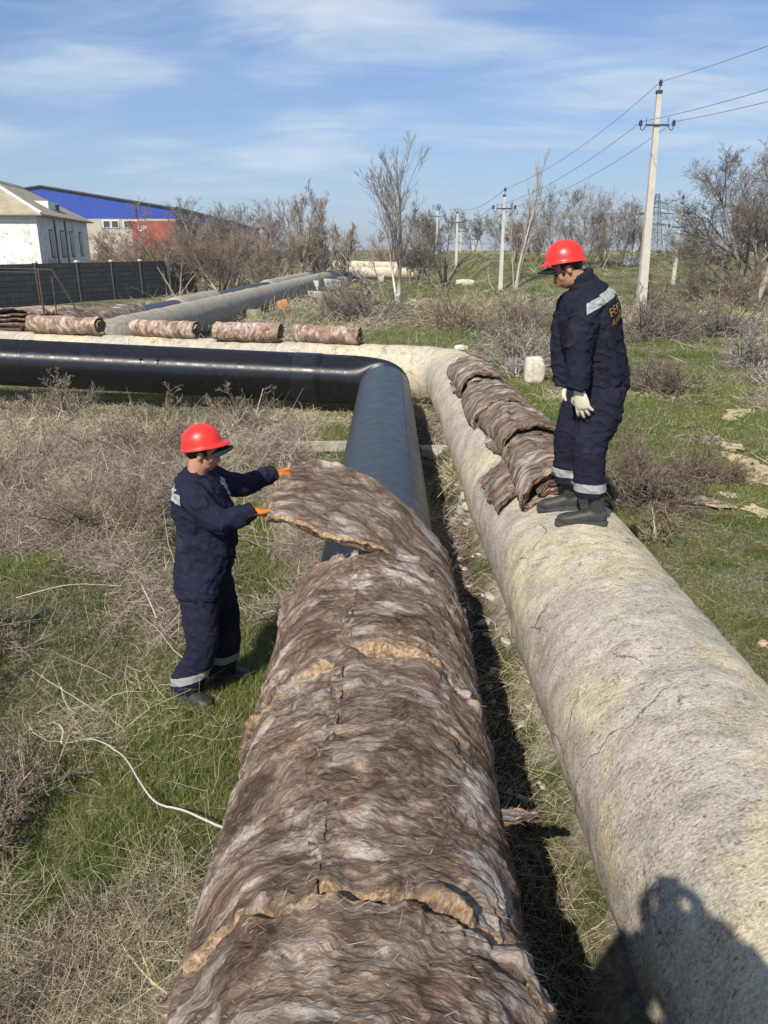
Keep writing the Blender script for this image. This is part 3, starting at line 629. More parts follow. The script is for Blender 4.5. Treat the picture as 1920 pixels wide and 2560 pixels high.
folded(18.3, 20.4, -8.75, .50, .40, 95, 900, 'folded wool mat on the dark far pipe at the left edge, layers showing', group='wool mats on the dark far pipe', zoff=1.00, mat=M['wool_roll'], drape=False, tw=.30)
def wrap_far():
    th = np.linspace(R_(-150), R_(150), 90); t = np.linspace(0, 1, 90); ctr = catmull([(-8.0, 19.2, .70), (-7.6, 21.2, .66), (-7.35, 23.6, .62)], 90)
    TH, T = np.meshgrid(th, t, indexing='ij'); r = .50+.03*np.sin(T*17)+.03*fbm(V3(TH*2, T*7, 0), 3, 3)
    return sheet('wrapped_wool_mat', V3(ctr[None, :, 0]+r*np.sin(TH), ctr[None, :, 1], ctr[None, :, 2]+r*np.cos(TH)), .07, 96, 1500, M['wool_grey'], 'lumpy wool mat wrapped round the dark far pipe beside the blue steel', 'wool mats on the dark far pipe', fscale=1.5, w=.004)
wrap_far()
fc = thing('pale_pipe_loop', 'pair of cream coated pipes crossing far behind the bare tree with white trunk', 'pipe', (0, 71, 0))
pipe_mesh('lower_run', [(-4.0, 70.0, .72), (3.2, 71.2, .62)], .52, M['far_pale'], fc, seg=.3, nth=48, rfun=ribs)
pipe_mesh('upper_run', [(-4.9, 78, 1.15), (1.5, 79.5, .95)], .50, M['far_pale'], fc, seg=.3, nth=48, rfun=ribs)

# concrete supports under the grey pipe
k = 0
for (x, y, w, h, lab, mt) in [(-4.62, 36.6, .5, .5, 'orange painted support block leaning under the grey pipe', 'orangeb'), (-3.9, 47.5, 1.5, .38, 'long low concrete block beside the grey pipe, fourth from its far end', 'concrete'),
                          (-3.6, 55.5, 1.15, .75, 'squarish pink grey concrete block beside the grey pipe', 'concrete'), (-3.45, 62.5, 1.1, .7, 'small pale concrete block near the far bend of the grey pipe', 'concrete'),
                          (-3.0, 66.5, .55, 1.0, 'upright concrete post near the far bend of the grey pipe', 'concrete'), (-4.3, 51, .5, .9, 'tilted pale concrete stub under the grey pipe', 'concrete'),
                          (-.2, 69.5, .8, .6, 'concrete block under the cream far pipes', 'concrete'), (-5.5, 41.2, .7, .35, 'flat broken concrete lump in the shade of the grey pipe', 'concrete'), (-5.15, 31.6, 1.0, .42, 'mossy concrete lump where the grey pipe leaves the crossing pipe', 'mossy')]:
    if mt not in M: M[mt] = plain(mt+'_surface', {'orangeb': (.45, .20, .08), 'mossy': (.20, .20, .11)}[mt], var=.35, scale=5, bump=.6)
    bm = bmesh.new(); bmesh.ops.create_cube(bm, size=1); bmesh.ops.subdivide_edges(bm, edges=bm.edges, cuts=5, use_grid_fill=True)
    co = np.array([v.co for v in bm.verts]); dd = fbm(co*3+k*7, 3, k+3); ln = np.linalg.norm(co, axis=1)
    for v, d_, l_ in zip(bm.verts, dd, ln):
        s_ = 1-.10*max(0, l_-.62)/.25+.07*d_; v.co = Vector((v.co.x*w*s_, v.co.y*.6*s_, v.co.z*h*s_))
    me = bpy.data.meshes.new('concrete_block'); bm.to_mesh(me); bm.free(); me.materials.append(M[mt])
    o = link('concrete_block', me); o.location = (x, y, float(ground_z(x, y))+h*.42); o.rotation_euler = (.05*k % .2, (-.25 if k == 0 else .04*(k % 3)), .1+.2*k)
    tag(o, lab, 'block', 'concrete supports along the far pipes'); k += 1
# ------------------------------------------------------------------ wall, house, warehouse
m = NT('dark_block_masonry', .95, .1); co = m.coord('UV')
br = m.n('ShaderNodeTexBrick', {'Vector': co, 'Color1': (.105, .11, .10), 'Color2': (.15, .15, .135), 'Mortar': (.045, .045, .042), 'Scale': 1.0, 'Mortar Size': .018, 'Brick Width': .8, 'Row Height': .25})
M['block'] = m.done(m.mix(m.rng(m.noise(co, 1.3, 6), .4, .7, 0, .6), br.outputs[0], (.08, .085, .075)), normal=m.bump(br.outputs[1], -.5, .02))
M['block_post'] = plain('dark_concrete', (.055, .055, .052), var=.25)
m = NT('peeling_whitewash', .9, .15); co = m.coord('Object'); n = m.noise(co, .9, 8, .7); n2 = m.noise(co, 5, 6, .7)
c = m.ramp(m.math('ADD', m.math('MULTIPLY', n, .6), m.math('MULTIPLY', n2, .4)), [(.36, (.36, .33, .28)), (.43, (.62, .60, .55)), (.50, (.78, .77, .73)), (.6, (.82, .81, .78))])
M['whitewash'] = m.done(c, normal=m.bump(n2, .3, .02))
m = NT('asbestos_roof_sheets', .9, .15); wv = m.n('ShaderNodeTexWave', {'Vector': m.coord('Object'), 'Scale': 5.0, 'Distortion': .3, 'Detail': 1.0}); n = m.noise(m.coord(), 1.2, 6, .65)
M['roof'] = m.done(m.ramp(n, [(.3, (.30, .25, .17)), (.7, (.46, .40, .29))]), normal=m.bump(wv.outputs[1], .5, .04))
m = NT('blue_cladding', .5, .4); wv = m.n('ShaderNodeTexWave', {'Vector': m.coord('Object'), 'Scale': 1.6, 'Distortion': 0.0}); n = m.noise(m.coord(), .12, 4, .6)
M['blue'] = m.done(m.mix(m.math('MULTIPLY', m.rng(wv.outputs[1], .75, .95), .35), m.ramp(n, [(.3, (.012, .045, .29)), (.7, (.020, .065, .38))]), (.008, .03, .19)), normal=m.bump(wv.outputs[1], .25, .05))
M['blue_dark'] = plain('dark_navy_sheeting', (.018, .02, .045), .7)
M['beige'] = plain('beige_panels', (.42, .38, .31), var=.15, scale=1)
M['glassd'] = plain('dark_window', (.05, .06, .065), .25, .5)
M['redbox'] = plain('faded_red_paint', (.30, .07, .045), .7, var=.2, scale=.6)
M['white'] = plain('white_paint', (.78, .77, .74), .7, var=.08)
M['seam'] = plain('dark_trim', (.035, .035, .04), .7)

def panel_wall(a, b, z0, z1, th, mat, name, parent):
    a = np.array(a, float); b = np.array(b, float); d = norm(b-a); L = np.linalg.norm(b-a); nrm = np.array((d[1], -d[0]))
    P = []; uv = []
    for sgn in (0, 1):
        for (t, z) in ((0, z0), (L, z0), (L, z1), (0, z1)):
            p = a+d*t-nrm*th*sgn; P.append((p[0], p[1], z)); uv.append((t, z))
    q = [(0, 1, 2, 3), (5, 4, 7, 6), (3, 2, 6, 7), (1, 5, 6, 2), (4, 0, 3, 7), (4, 5, 1, 0)]
    return mk(name, P, q, None, mat, parent, uv=uv, smooth=False)
w0 = np.array((-17.72, 36.8)); wd_ = norm(np.array((3.77, 8.73)))
bw = thing('block_wall', 'dark grey block wall with paler post tops at the left, in shade', 'wall', (w0[0], w0[1], 0))
ts = [-6.0, -3.2, -.4, 2.4, 5.1, 7.6, 9.9, 12.3, 14.8]
for i in range(len(ts)-1):
    a = w0+wd_*(ts[i]+.09); b = w0+wd_*(ts[i+1]-.09); panel_wall(a, b, -.3, 2.0, .12, M['block'], 'wall_panel', bw)
for t in ts:
    p = w0+wd_*t; mb = MB(); mb.box((p[0], p[1], .87), (.18, .22, 2.34), rz=math.atan2(wd_[1], wd_[0])); mb.box((p[0], p[1], 2.07), (.15, .20, .06), rz=math.atan2(wd_[1], wd_[0]), taper=.5)
    V_, q_, t_ = mb.arrays()
    po = MB().box((p[0], p[1], .87), (.18, .22, 2.34), rz=math.atan2(wd_[1], wd_[0])).build('wall_post', M['block_post'], bw); MB().box((p[0]+.02, p[1]-.02, 2.08), (.20, .24, .09), rz=math.atan2(wd_[1], wd_[0]), taper=.6).build('post_cap', M['concrete'], po)
# white house -----------------------------------------------------------------
hc = np.array((-21.05, 50.0)); hf = norm(np.array((-2.38, 15.)))*1.0; hs = np.array((hf[1], -hf[0]))*-1    # hf along shaded face, hs to the left
Lh, Wh, EV = 15.2, 7.0, 4.62
hz = thing('white_house', 'old whitewashed house with a hipped grey tan roof above the block wall', 'house', (-21, 50, 0))
def hp(u, v, z): p = hc+hf*u+hs*v; return (p[0], p[1], z)
mb = MB(); mb.add([hp(0, 0, -.2), hp(Lh, 0, -.2), hp(Lh, Wh, -.2), hp(0, Wh, -.2), hp(0, 0, EV), hp(Lh, 0, EV), hp(Lh, Wh, EV), hp(0, Wh, EV)], [(0, 1, 5, 4), (1, 2, 6, 5), (2, 3, 7, 6), (3, 0, 4, 7), (4, 5, 6, 7)])
mb.build('wall', M['whitewash'], hz)
mb = MB(); o_ = .45; r0 = EV+.05; rt = 6.85
mb.add([hp(-o_, -o_, r0), hp(Lh+o_, -o_, r0), hp(Lh+o_, Wh+o_, r0), hp(-o_, Wh+o_, r0), hp(3.5, Wh/2, rt), hp(Lh-3.5, Wh/2, rt), hp(-o_, -o_, r0-.09), hp(Lh+o_, -o_, r0-.09), hp(Lh+o_, Wh+o_, r0-.09), hp(-o_, Wh+o_, r0-.09)],
       [(0, 1, 5, 4), (2, 3, 4, 5), (6, 7, 1, 0), (7, 8, 2, 1), (8, 9, 3, 2), (9, 6, 0, 3), (9, 8, 7, 6)], [(1, 2, 5), (3, 0, 4)])
rf = mb.build('roof', M['roof'], hz)
mb = MB(); mb.bar(hp(-o_, -o_, r0+.04), hp(3.5, Wh/2, rt+.04), .09); mb.bar(hp(3.5, Wh/2, rt+.04), hp(Lh-3.5, Wh/2, rt+.04), .09); mb.build('ridge_cap', M['white'], rf)
mb = MB(); mb.box(hp(7.6, 1.2, 5.35), (1.2, 3.0, .75), rz=math.atan2(hf[1], hf[0])-math.pi/2); mb.build('dormer', M['white'], rf)
mb = MB(); mb.box(hp(8.6, .58, 5.35), (.9, .05, .5), rz=math.atan2(hf[1], hf[0])); mb.build('dormer_vent', M['seam'], rf)
for u in (3.3, 6.3, 9.2, 12.3):
    ang = math.atan2(hf[1], hf[0]); c_ = hp(u, 0, 3.0); W = MB().box((c_[0], c_[1], 3.0), (1.15, .06, 1.75), rz=ang).build('window', M['seam'], hz)
    mb = MB(); q_ = hp(u, -.04, 3.0)
    for du in (-.27, .27): p_ = hp(u+du, -.035, 3.0); mb.box((p_[0], p_[1], 3.0), (.48, .03, 1.6), rz=ang)
    mb.build('pane', M['glassd'], W)
    if u < 8: p_ = hp(u+1.0, -.05, 3.0); MB().bar((p_[0], p_[1], .2), (p_[0], p_[1], 4.5), .05).build('drain_pipe', M['rust'], hz)
MB().box(hp(-.03, 3.5, EV-.35), (7.0, .05, .12), rz=math.atan2(hs[1], hs[0])).build('cornice', M['white'], hz)
# warehouse -------------------------------------------------------------------
wh = thing('warehouse', 'big blue clad warehouse with low gable and beige base behind the house', 'warehouse', (-35, 100, 0))
def gable(y, x0, xp, x1, ze, zp, zb): return [(x0, y, zb), (x1, y, zb), (x1, y, ze[1]), (xp, y, zp), (x0, y, ze[0])]
F_ = gable(100, -57, -41.0, -25.2, (7.6, 7.15), 9.60, 6.15); B_ = [(a-8, 200, c+.1) for a, b, c in F_]
mb = MB(); mb.add(F_, [(0, 1, 2, 3)], [(0, 3, 4)]); mb.add([F_[1], (F_[1][0]-6.5, 208, 6.1), (F_[2][0]-6.5, 208, 7.15), F_[2]], [(0, 1, 2, 3)]); mb.build('blue_cladding', M['blue'], wh)
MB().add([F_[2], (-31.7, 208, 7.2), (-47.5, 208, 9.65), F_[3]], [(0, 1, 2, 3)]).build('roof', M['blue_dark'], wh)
mb = MB(); mb.bar((-57.2, 99.85, 7.6), (-41, 99.85, 9.72), .16, 4); mb.bar((-41, 99.85, 9.72), (-25.0, 99.85, 7.22), .16, 4); mb.bar((-25.0, 99.85, 7.2), (-31.5, 208, 7.25), .3, 4); mb.build('roof_edge', M['seam'], wh)
MB().box((-41, 100.2, 3), (31.6, .3, 6.3)).build('base_wall', M['beige'], wh)
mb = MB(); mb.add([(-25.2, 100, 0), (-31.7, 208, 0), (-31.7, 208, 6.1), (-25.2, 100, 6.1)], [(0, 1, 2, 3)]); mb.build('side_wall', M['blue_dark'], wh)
MB().bar((-29.9, 99.9, 6.2), (-29.9, 99.9, 7.9), .1, 4).build('cladding_seam', M['seam'], wh)
for x in (-33.6, -32.6, -31.1, -30.3):
    w = MB().box((x, 100, 5.5), (.92, .12, .9)).build('window', M['white'], wh); MB().box((x, 99.92, 5.5), (.74, .04, .72)).build('pane', M['glassd'], w)
cb = thing('red_container', 'faded red shed side with white letters beneath the blue warehouse', 'container', (-27, 97, 0))
MB().box((-27.0, 97.5, 2.9), (5.0, 2.4, 5.7)).build('body', M['redbox'], cb)
def text_mesh(s, size):
    cu = bpy.data.curves.new('lettering', 'FONT'); cu.body = s; cu.size = size; cu.extrude = .002; cu.align_x = 'CENTER'; cu.align_y = 'CENTER'; cu.resolution_u = 2
    to = bpy.data.objects.new('tmp', cu); COL.objects.link(to); dg = bpy.context.evaluated_depsgraph_get(); me = bpy.data.meshes.new_from_object(to.evaluated_get(dg)); bpy.data.objects.remove(to); return me
me = text_mesh('UP', .85); me.materials.append(M['white']); o = link('lettering', me); o.rotation_euler = (R_(90), 0, 0); o.location = (-28.3, 96.28, 4.9)
o.parent = cb; o.matrix_parent_inverse = Matrix.Translation(cb.location).inverted()

# rusty frame at the left
fr = thing('rusty_frame', 'thin rusty steel frame with a slanting brace by the far pipes', 'frame', (-7.8, 18, 0))
mb = MB()
for a, b, w in [((-7.68, 18, .9), (-7.68, 18, 2.27), .022), ((-7.42, 18.05, .9), (-7.42, 18.05, 2.1), .016), ((-9.6, 18, 2.30), (-7.35, 18, 2.25), .014), ((-9.6, 18, 2.22), (-7.68, 18, 2.19), .012)]: mb.bar(a, b, w)
mb.build('upright_bars', M['rust'], fr); MB().bar((-7.37, 18, 2.24), (-6.7, 17.9, 1.0), .016).build('brace', M['steel_dark'], fr)
mb = MB()
for z, w in ((1.08, .03), (.98, .04), (.88, .03)): mb.bar((-9.8, 17.75, z+.02), (-7.75, 17.55, z), w)
mb.bar((-8.25, 17.5, .7), (-8.0, 17.5, 1.05), .03); mb.build('base_rails', M['rust'], fr)

# ------------------------------------------------------------------ trees
def branch_set(base, d, L, r0, r1, rng, jit, trop, K=5):
    N = len(base); P = np.zeros((N, K, 3)); R = np.zeros((N, K)); cur = base.copy(); dd = norm(d)
    for k in range(K):
        P[:, k] = cur; R[:, k] = r0+(r1-r0)*k/(K-1)
        dd = norm(dd+rng.normal(0, jit, (N, 3))+np.array((0, 0, trop))); cur = cur+dd*(L/(K-1))[:, None]
    return P, R
def tree_levels(rng, base, d, L, r, levels, jit=.08, trop=.03, tip=.25, K=6):
    out = []; P, R = branch_set(base, d, L, r, r*tip, rng, jit, trop, K); out.append((P, R)); PL = L
    for (n, ratio, ang, tr, tmin, rr, jt) in levels:
        N = len(P); pi = np.repeat(np.arange(N), n); t = tmin+(1-tmin)*rng.random(N*n); f = t*(K-1); i = np.minimum(f.astype(int), K-2); w = (f-i)[:, None]
        b = P[pi, i]*(1-w)+P[pi, i+1]*w; pd = norm(P[pi, i+1]-P[pi, i]); ax = norm(rng.normal(0, 1, (N*n, 3))); ax = norm(np.cross(pd, ax)); a = R_(ang)*rng.uniform(.6, 1.3, N*n)
        nd = pd*np.cos(a)[:, None]+ax*np.sin(a)[:, None]; LL = PL[pi]*ratio*(1.15-.6*t)*rng.uniform(.6, 1.25, N*n); rb = (R[pi, i]*(1-w[:, 0])+R[pi, i+1]*w[:, 0])*rr
        P, R = branch_set(b, nd, LL, rb, rb*.3, rng, jt, tr, K); PL = LL; out.append((P, R))
    return out
def build_tree(name, label, cat, x, y, seed, stems, levels, cols, group=None, minr=.004, trunk_white=0, jit=.08, trop=.03, sides0=7, trunklv=1, parent_split=True, tip=.25):
    rng = np.random.default_rng(seed); z = float(ground_z(x, y))-.05
    base = []; d = []; L = []; r = []
    for (bx, by, dx, dy, l, rr) in stems: base.append((x+bx, y+by, z)); d.append((dx, dy, 1)); L.append(l); r.append(rr)
    lv = tree_levels(rng, np.array(base, float), np.array(d, float), np.array(L, float), np.array(r, float), levels, jit, trop, tip)
    def part(lvs, sides, nm, parent):
        mb = MB(); C = []
        for j, (P, R) in enumerate(lvs):
            V, q = tube_arr(P, np.maximum(R, minr*(.62 if (j == len(lvs)-1 and nm == 'crown') else .8)), sides if j == 0 else 3 if sides < 5 else 4); mb.add(V, q)
            sdn = len(V)//len(P); cc = np.array(cols)[rng.integers(0, len(cols), len(P))]*rng.uniform(.7, 1.25, (len(P), 1)); c = np.repeat(cc, sdn, 0)
            if trunk_white and nm == 'trunk': c = np.where((V[:, 2:] < z+trunk_white), np.array([[.72, .70, .64]]), c)
            C.append(c)
        V, q, _ = mb.arrays(); return mk(nm, V, q, None, M['bark'], parent, col=np.concatenate(C))
    t = thing(name, label, cat, (x, y, z+.05), group)
    part(lv[:trunklv], sides0, 'trunk', t); part(lv[trunklv:], 4, 'crown', t)
    return t
GB = [(.17, .14, .11), (.25, .21, .165), (.32, .275, .225), (.115, .095, .078)]
RBc = [(.22, .148, .105), (.29, .205, .15), (.145, .10, .075), (.36, .285, .22)]
GR = [(.32, .28, .23), (.42, .37, .31), (.23, .20, .165)]
build_tree('bare_tree', 'slim bare tree with whitewashed trunk in the middle of the field', 'tree', .75, 41.6, 1, [(0, 0, .03, 0, 6.4, .12), (-.06, .05, -.12, 0, 5.6, .07)],
           [(15, .50, 26, .08, .22, .42, .06), (9, .48, 28, .06, .12, .5, .07), (7, .55, 32, .04, .1, .6, .08)], GB, minr=.008, trunk_white=1.25, jit=.035, trop=.02)
build_tree('bare_tree', 'leaning forked bare sapling left of the white trunked tree', 'tree', .1, 43.5, 2, [(0, 0, -.35, 0, 3.0, .06), (-.3, 0, -.75, 0, 4.4, .06)],
           [(9, .45, 34, .05, .2, .5, .09), (6, .45, 34, .03, .1, .5, .1), (4, .5, 30, .0, .1, .6, .1)], GR, minr=.008, jit=.05)
build_tree('bare_tree', 'tall thin whip like bare tree beside the second power pole', 'tree', 8.5, 52, 3, [(0, 0, .04, 0, 7.4, .09), (.1, 0, .12, 0, 5.4, .06), (-.1, .1, -.03, 0, 4.6, .05)],
           [(12, .34, 17, .12, .2, .4, .05), (6, .5, 16, .1, .1, .6, .05), (3, .5, 20, .05, .1, .6, .06)], GR+[(.45, .40, .32)], minr=.009, jit=.03)
bl = [(9, .62, 36, .05, .12, .6, .08), (8, .62, 38, .04, .1, .6, .09), (7, .62, 40, .02, .1, .6, .10)]
build_tree('bare_bush', 'big dense grey bush behind the head of the worker on the right', 'bush', 14.3, 60, 4, [(i*.42-1.9, (i % 3)*.7, (i-4.5)*.10, .05, 3.9+.7*math.sin(i*2.1), .055) for i in range(10)], bl, GB+GR, minr=.011, jit=.06)
build_tree('bare_bush', 'brownish bush at the right end of the clump behind the right worker', 'bush', 18.0, 62, 5, [(i*.5-1.2, (i % 2)*.7, (i-2.5)*.13, 0, 3.3, .05) for i in range(6)], bl, RBc+GB, minr=.011, jit=.06)
build_tree('bare_tree', 'large spreading leafless tree at the right edge of the field', 'tree', 19.4, 42, 6, [(0, 0, -.05, 0, 5.6, .26), (-.15, .1, -.75, .1, 5.2, .17), (.12, 0, .3, 0, 6.0, .2), (-.05, .08, -.35, .3, 6.0, .16), (-.1, .05, -1.2, .1, 4.0, .12)],
           [(9, .66, 40, .04, .2, .6, .08), (8, .6, 42, .03, .1, .55, .09), (8, .58, 42, .02, .1, .55, .1), (7, .6, 42, .0, .1, .6, .1)], GB, minr=.008, jit=.07)
build_tree('bare_tree', 'tree mostly beyond the right edge, only its left twigs entering the picture', 'tree', 13.2, 21.5, 16, [(0, 0, -.15, 0, 5.8, .14), (0, 0, -.05, 0, 6.5, .12)],
           [(9, .34, 42, .04, .5, .5, .1), (5, .5, 40, .02, .1, .5, .12), (3, .5, 40, 0, .1, .6, .12)], GB, minr=.004, jit=.08)
build_tree('bare_bush', 'tangled undergrowth beneath the large tree at the right edge', 'bush', 17.6, 41.5, 7, [(i*.6-1.8, (i % 3)*.5, (i-2)*.12, 0, 1.3, .025) for i in range(5)], bl, GB+RBc, minr=.008, jit=.08)
# thickets on the left
def thicket(x, y, n, w, hh, seed, label, cols, cat='bush', name='bare_bush', group='bushes behind the far pipes', spread=.1, lv=None):
    rng = np.random.default_rng(seed)
    st = [(rng.uniform(-w/2, w/2), rng.uniform(-.8, .8), rng.normal(0, spread), rng.normal(0, .1), hh*rng.uniform(.55, 1.0), .02*hh*rng.uniform(.6, 1.0)) for _ in range(n)]
    return build_tree(name, label, cat, x, y, seed, st, lv or [(9, .6, 40, .03, .12, .55, .1), (8, .6, 42, .02, .1, .6, .1), (7, .6, 44, .0, .1, .6, .1)], cols, group, minr=.011*y/55, jit=.07)
thicket(-16.6, 51, 9, 3.4, 2.9, 21, 'low reddish brown bush in front of the right end of the white house', RBc)
thicket(-13.6, 49, 10, 3.8, 3.4, 22, 'wide arching brown bush covering the red letters', RBc, spread=.45)
thicket(-11.0, 47.5, 9, 3.4, 4.2, 23, 'big dark brown bush right behind the end of the block wall', RBc+GB, spread=.4)
thicket(-9.0, 51, 9, 3.0, 3.8, 24, 'brown bush in the middle of the thicket above the slate pipe', RBc+GR, spread=.25)
thicket(-7.7, 58, 9, 3.0, 4.4, 25, 'fine twigged brown bush near the far end of the grey pipe', RBc+GR, spread=.2)
tl = [(10, .45, 26, .08, .12, .5, .06), (9, .5, 28, .06, .1, .6, .07), (6, .6, 30, .03, .1, .6, .08)]
thicket(-5.8, 61, 8, 2.6, 6.2, 26, 'tall upright feathery bush above the far end of the grey pipe', GR+RBc, spread=.08, lv=tl)
thicket(-3.9, 66, 7, 2.6, 4.0, 27, 'pale bush just left of the cream far pipes', GR+RBc, spread=.12, lv=tl)
thicket(-.9, 82, 9, 4.5, 3.8, 28, 'pale tan scrub behind the cream far pipes', [(.38, .31, .21), (.30, .25, .17)], spread=.2)
thicket(3.1, 62, 8, 2.4, 4.0, 29, 'dark rounded bush to the right of the white trunked tree', GB, spread=.25)
thicket(6.3, 105, 7, 4.5, 5.6, 30, 'distant hazy tree crown between the small poles', GB, spread=.3)
thicket(15.0, 108, 9, 7, 4.8, 31, 'low distant scrub left of the second power pole', GB+GR, spread=.3)
thicket(11.6, 66, 6, 2.6, 3.6, 32, 'thin brown scrub behind the whip like tree', GB+RBc, spread=.15, lv=tl)
for i, (x, y, h_, lab) in enumerate([(-12.9, 58, 7.0, 'taller bare tree rising above the thicket beside the dark warehouse roof'), (-11.3, 61, 6.7, 'middle bare tree of the three rising above the thicket'), (-9.6, 62, 6.6, 'rightmost of the three bare trees rising above the thicket')]):
    build_tree('bare_tree', lab, 'tree', x, y, 41+i, [(0, 0, -.12+.1*i, 0, h_*.75, .13), (.1, 0, .3, 0, h_*.7, .1), (-.1, 0, -.4, 0, h_*.66, .09)],
               [(10, .55, 38, .05, .25, .55, .08), (9, .55, 40, .03, .1, .55, .09), (7, .6, 40, .02, .1, .6, .1)], GB, 'bare trees above the thicket', minr=.011, jit=.07)
build_tree('bare_bush', 'short dark stump with thin shoots standing left of the second power pole', 'bush', 4.15, 55, 51, [(0, 0, .12, 0, 1.9, .18), (.1, 0, .3, 0, 1.7, .10), (-.1, 0, -.1, 0, 1.5, .10)], [(8, .4, 30, .06, .3, .4, .1), (5, .5, 30, .05, .1, .5, .1)], [(.035, .03, .028)], minr=.012)
build_tree('bare_bush', 'thin dark broken sapling just left of the right worker', 'bush', 6.35, 35, 52, [(0, 0, .16, 0, 1.15, .035), (.25, 0, .0, 0, .75, .025)], [(3, .4, 30, .06, .4, .4, .1), (2, .5, 30, .05, .1, .5, .1)], [(.05, .045, .04)], minr=.006)
thicket(-22.8, 46.5, 4, 2.6, 2.2, 53, 'sparse weedy shrub against the sunlit white house wall', GB, spread=.3, group='weeds by the white house')
thicket(-20.2, 52, 4, 2.6, 2.3, 54, 'small scrub at the foot of the shaded white house wall', RBc, spread=.3, group='weeds by the white house')

thicket(-18.3, 54.5, 10, 5.0, 3.6, 35, 'rusty brown shrubs hiding the lower red panel and beige base', RBc, spread=.35)
thicket(-14.9, 52.5, 9, 3.2, 3.6, 36, 'dense brown bush directly in front of the red panel', RBc, spread=.3)

# ------------------------------------------------------------------ poles, pylon, wires
def pole(x, y, h, wb, wt, label, seed, lean=(0, 0), arm=1.4, armz=.86, detail=True, z0=None):
    z = float(ground_z(x, y)) if z0 is None else z0
    t = thing('power_pole', label, 'power pole', (x, y, z), 'concrete power poles')
    top = np.array((x+lean[0], y+lean[1], z+h)); b = np.array((x, y, z-.3)); mid = b+(top-b)*.5
    mb = MB(); n = 10
    for k in range(n):
        f0, f1 = k/n, (k+1)/n; c0 = b+(top-b)*f0; c1 = b+(top-b)*f1; s0 = wb+(wt-wb)*f0; s1 = wb+(wt-wb)*f1
        P = [c0+np.array((i*s0/2, j*s0*.42, 0)) for i, j in ((-1, -1), (1, -1), (1, 1), (-1, 1))]+[c1+np.array((i*s1/2, j*s1*.42, 0)) for i, j in ((-1, -1), (1, -1), (1, 1), (-1, 1))]
        mb.add(P, [(0, 1, 5, 4), (1, 2, 6, 5), (2, 3, 7, 6), (3, 0, 4, 7)]+([(4, 5, 6, 7)] if k == n-1 else []))
    mb.build('shaft', M['pole'], t)
    az = z+h*armz; ac = b+(top-b)*((az-b[2])/(top[2]-b[2])); w = max(.03, wt*.22)
    MB().box(ac+np.array((0, -wt*.55, 0)), (arm, .06 if detail else w*2, .08 if detail else w*2)).build('crossarm', M['steel_dark'], t)
    mb = MB(); mb.box(top+np.array((0, 0, .03)), (wt*1.25, wt*1.2, .12)); mb.bar(top, top+np.array((0.03, 0, .3)), w*.5); mb.build('pole_cap', M['steel_dark'], t)
    ins = []
    for sx in (-1, 1):
        e = ac+np.array((sx*arm/2, 0, 0)); mb = MB()
        if detail:
            pts = [e+np.array((0, -.1, 0)), e+np.array((sx*.03, -.1, -.14)), e+np.array((sx*.12, -.1, -.2)), e+np.array((sx*.2, -.1, -.14)), e+np.array((sx*.2, -.1, 0))]
            for a_, b_ in zip(pts[:-1], pts[1:]): mb.bar(a_, b_, .018)
            mb.bar(e+np.array((-sx*.03, -.08, 0)), e+np.array((-sx*.03, -.08, .3)), .014); mb.build('hook', M['steel_dark'], t)
            q_ = e+np.array((sx*.21, -.1, -.02))
        else: q_ = e+np.array((0, 0, .05))
        mb = MB(); s_ = 1.0 if detail else .6
        for k, rr in enumerate((.09, .065, .085, .05)): mb.bar(q_+np.array((0, 0, .055*k*s_)), q_+np.array((0, 0, .055*(k+1)*s_)), rr*s_, 10, rr*.8*s_)
        mb.build('insulator', M['ceramic'], t); ins.append(q_+np.array((0, 0, .15*s_)))
    q_ = top+np.array((.03, 0, .27)); mb = MB(); s_ = 1.0 if detail else .6
    for k, rr in enumerate((.085, .065, .085, .05)): mb.bar(q_+np.array((0, 0, .055*k*s_)), q_+np.array((0, 0, .055*(k+1)*s_)), rr*s_, 10, rr*.8*s_)
    mb.build('insulator', M['ceramic'], t); ins.append(q_+np.array((0, 0, .15*s_)))
    return ins
iA = pole(11.85, 36.8, 8.95, .40, .19, 'tall concrete power pole nearest the camera, leaning slightly, right of the standing worker', 1, lean=(-.18, 0), arm=1.0)
iB = pole(7.5, 51.9, 5.65, .27, .14, 'slender power pole beside the whip like tree, left of the right worker', 2, arm=.95, armz=.87)
iC = pole(18.6, 51.9, 4.9, .24, .11, 'thin whitish power pole between the tall pole and the big right tree', 3, arm=.95, armz=.72)
iD = pole(6.65, 75, 5.0, .25, .16, 'distant pole, taller of the two left of the second pole', 4, arm=1.5, armz=.84, detail=False)
iE = pole(6.1, 95, 4.8, .26, .15, 'distant pole farthest left, beside the hazy tree crown', 5, arm=1.7, armz=.86, detail=False)
iF = pole(33.6, 110, 5.8, .5, .25, 'distant pole seen just left of the tall near pole', 6, arm=2.6, armz=.85, detail=False)
iG = pole(21.7, 80, 4.9, .25, .16, 'distant pole behind the big grey bush', 7, arm=1.6, armz=.8, detail=False)
iH = pole(11.2, 120, 3.6, .3, .18, 'very small distant pole right of the two distant poles', 8, arm=2.0, armz=.85, detail=False)
iI = pole(14.7, 135, 2.6, .3, .2, 'tiny pole on the horizon near the low scrub', 9, arm=2.0, armz=.8, detail=False)
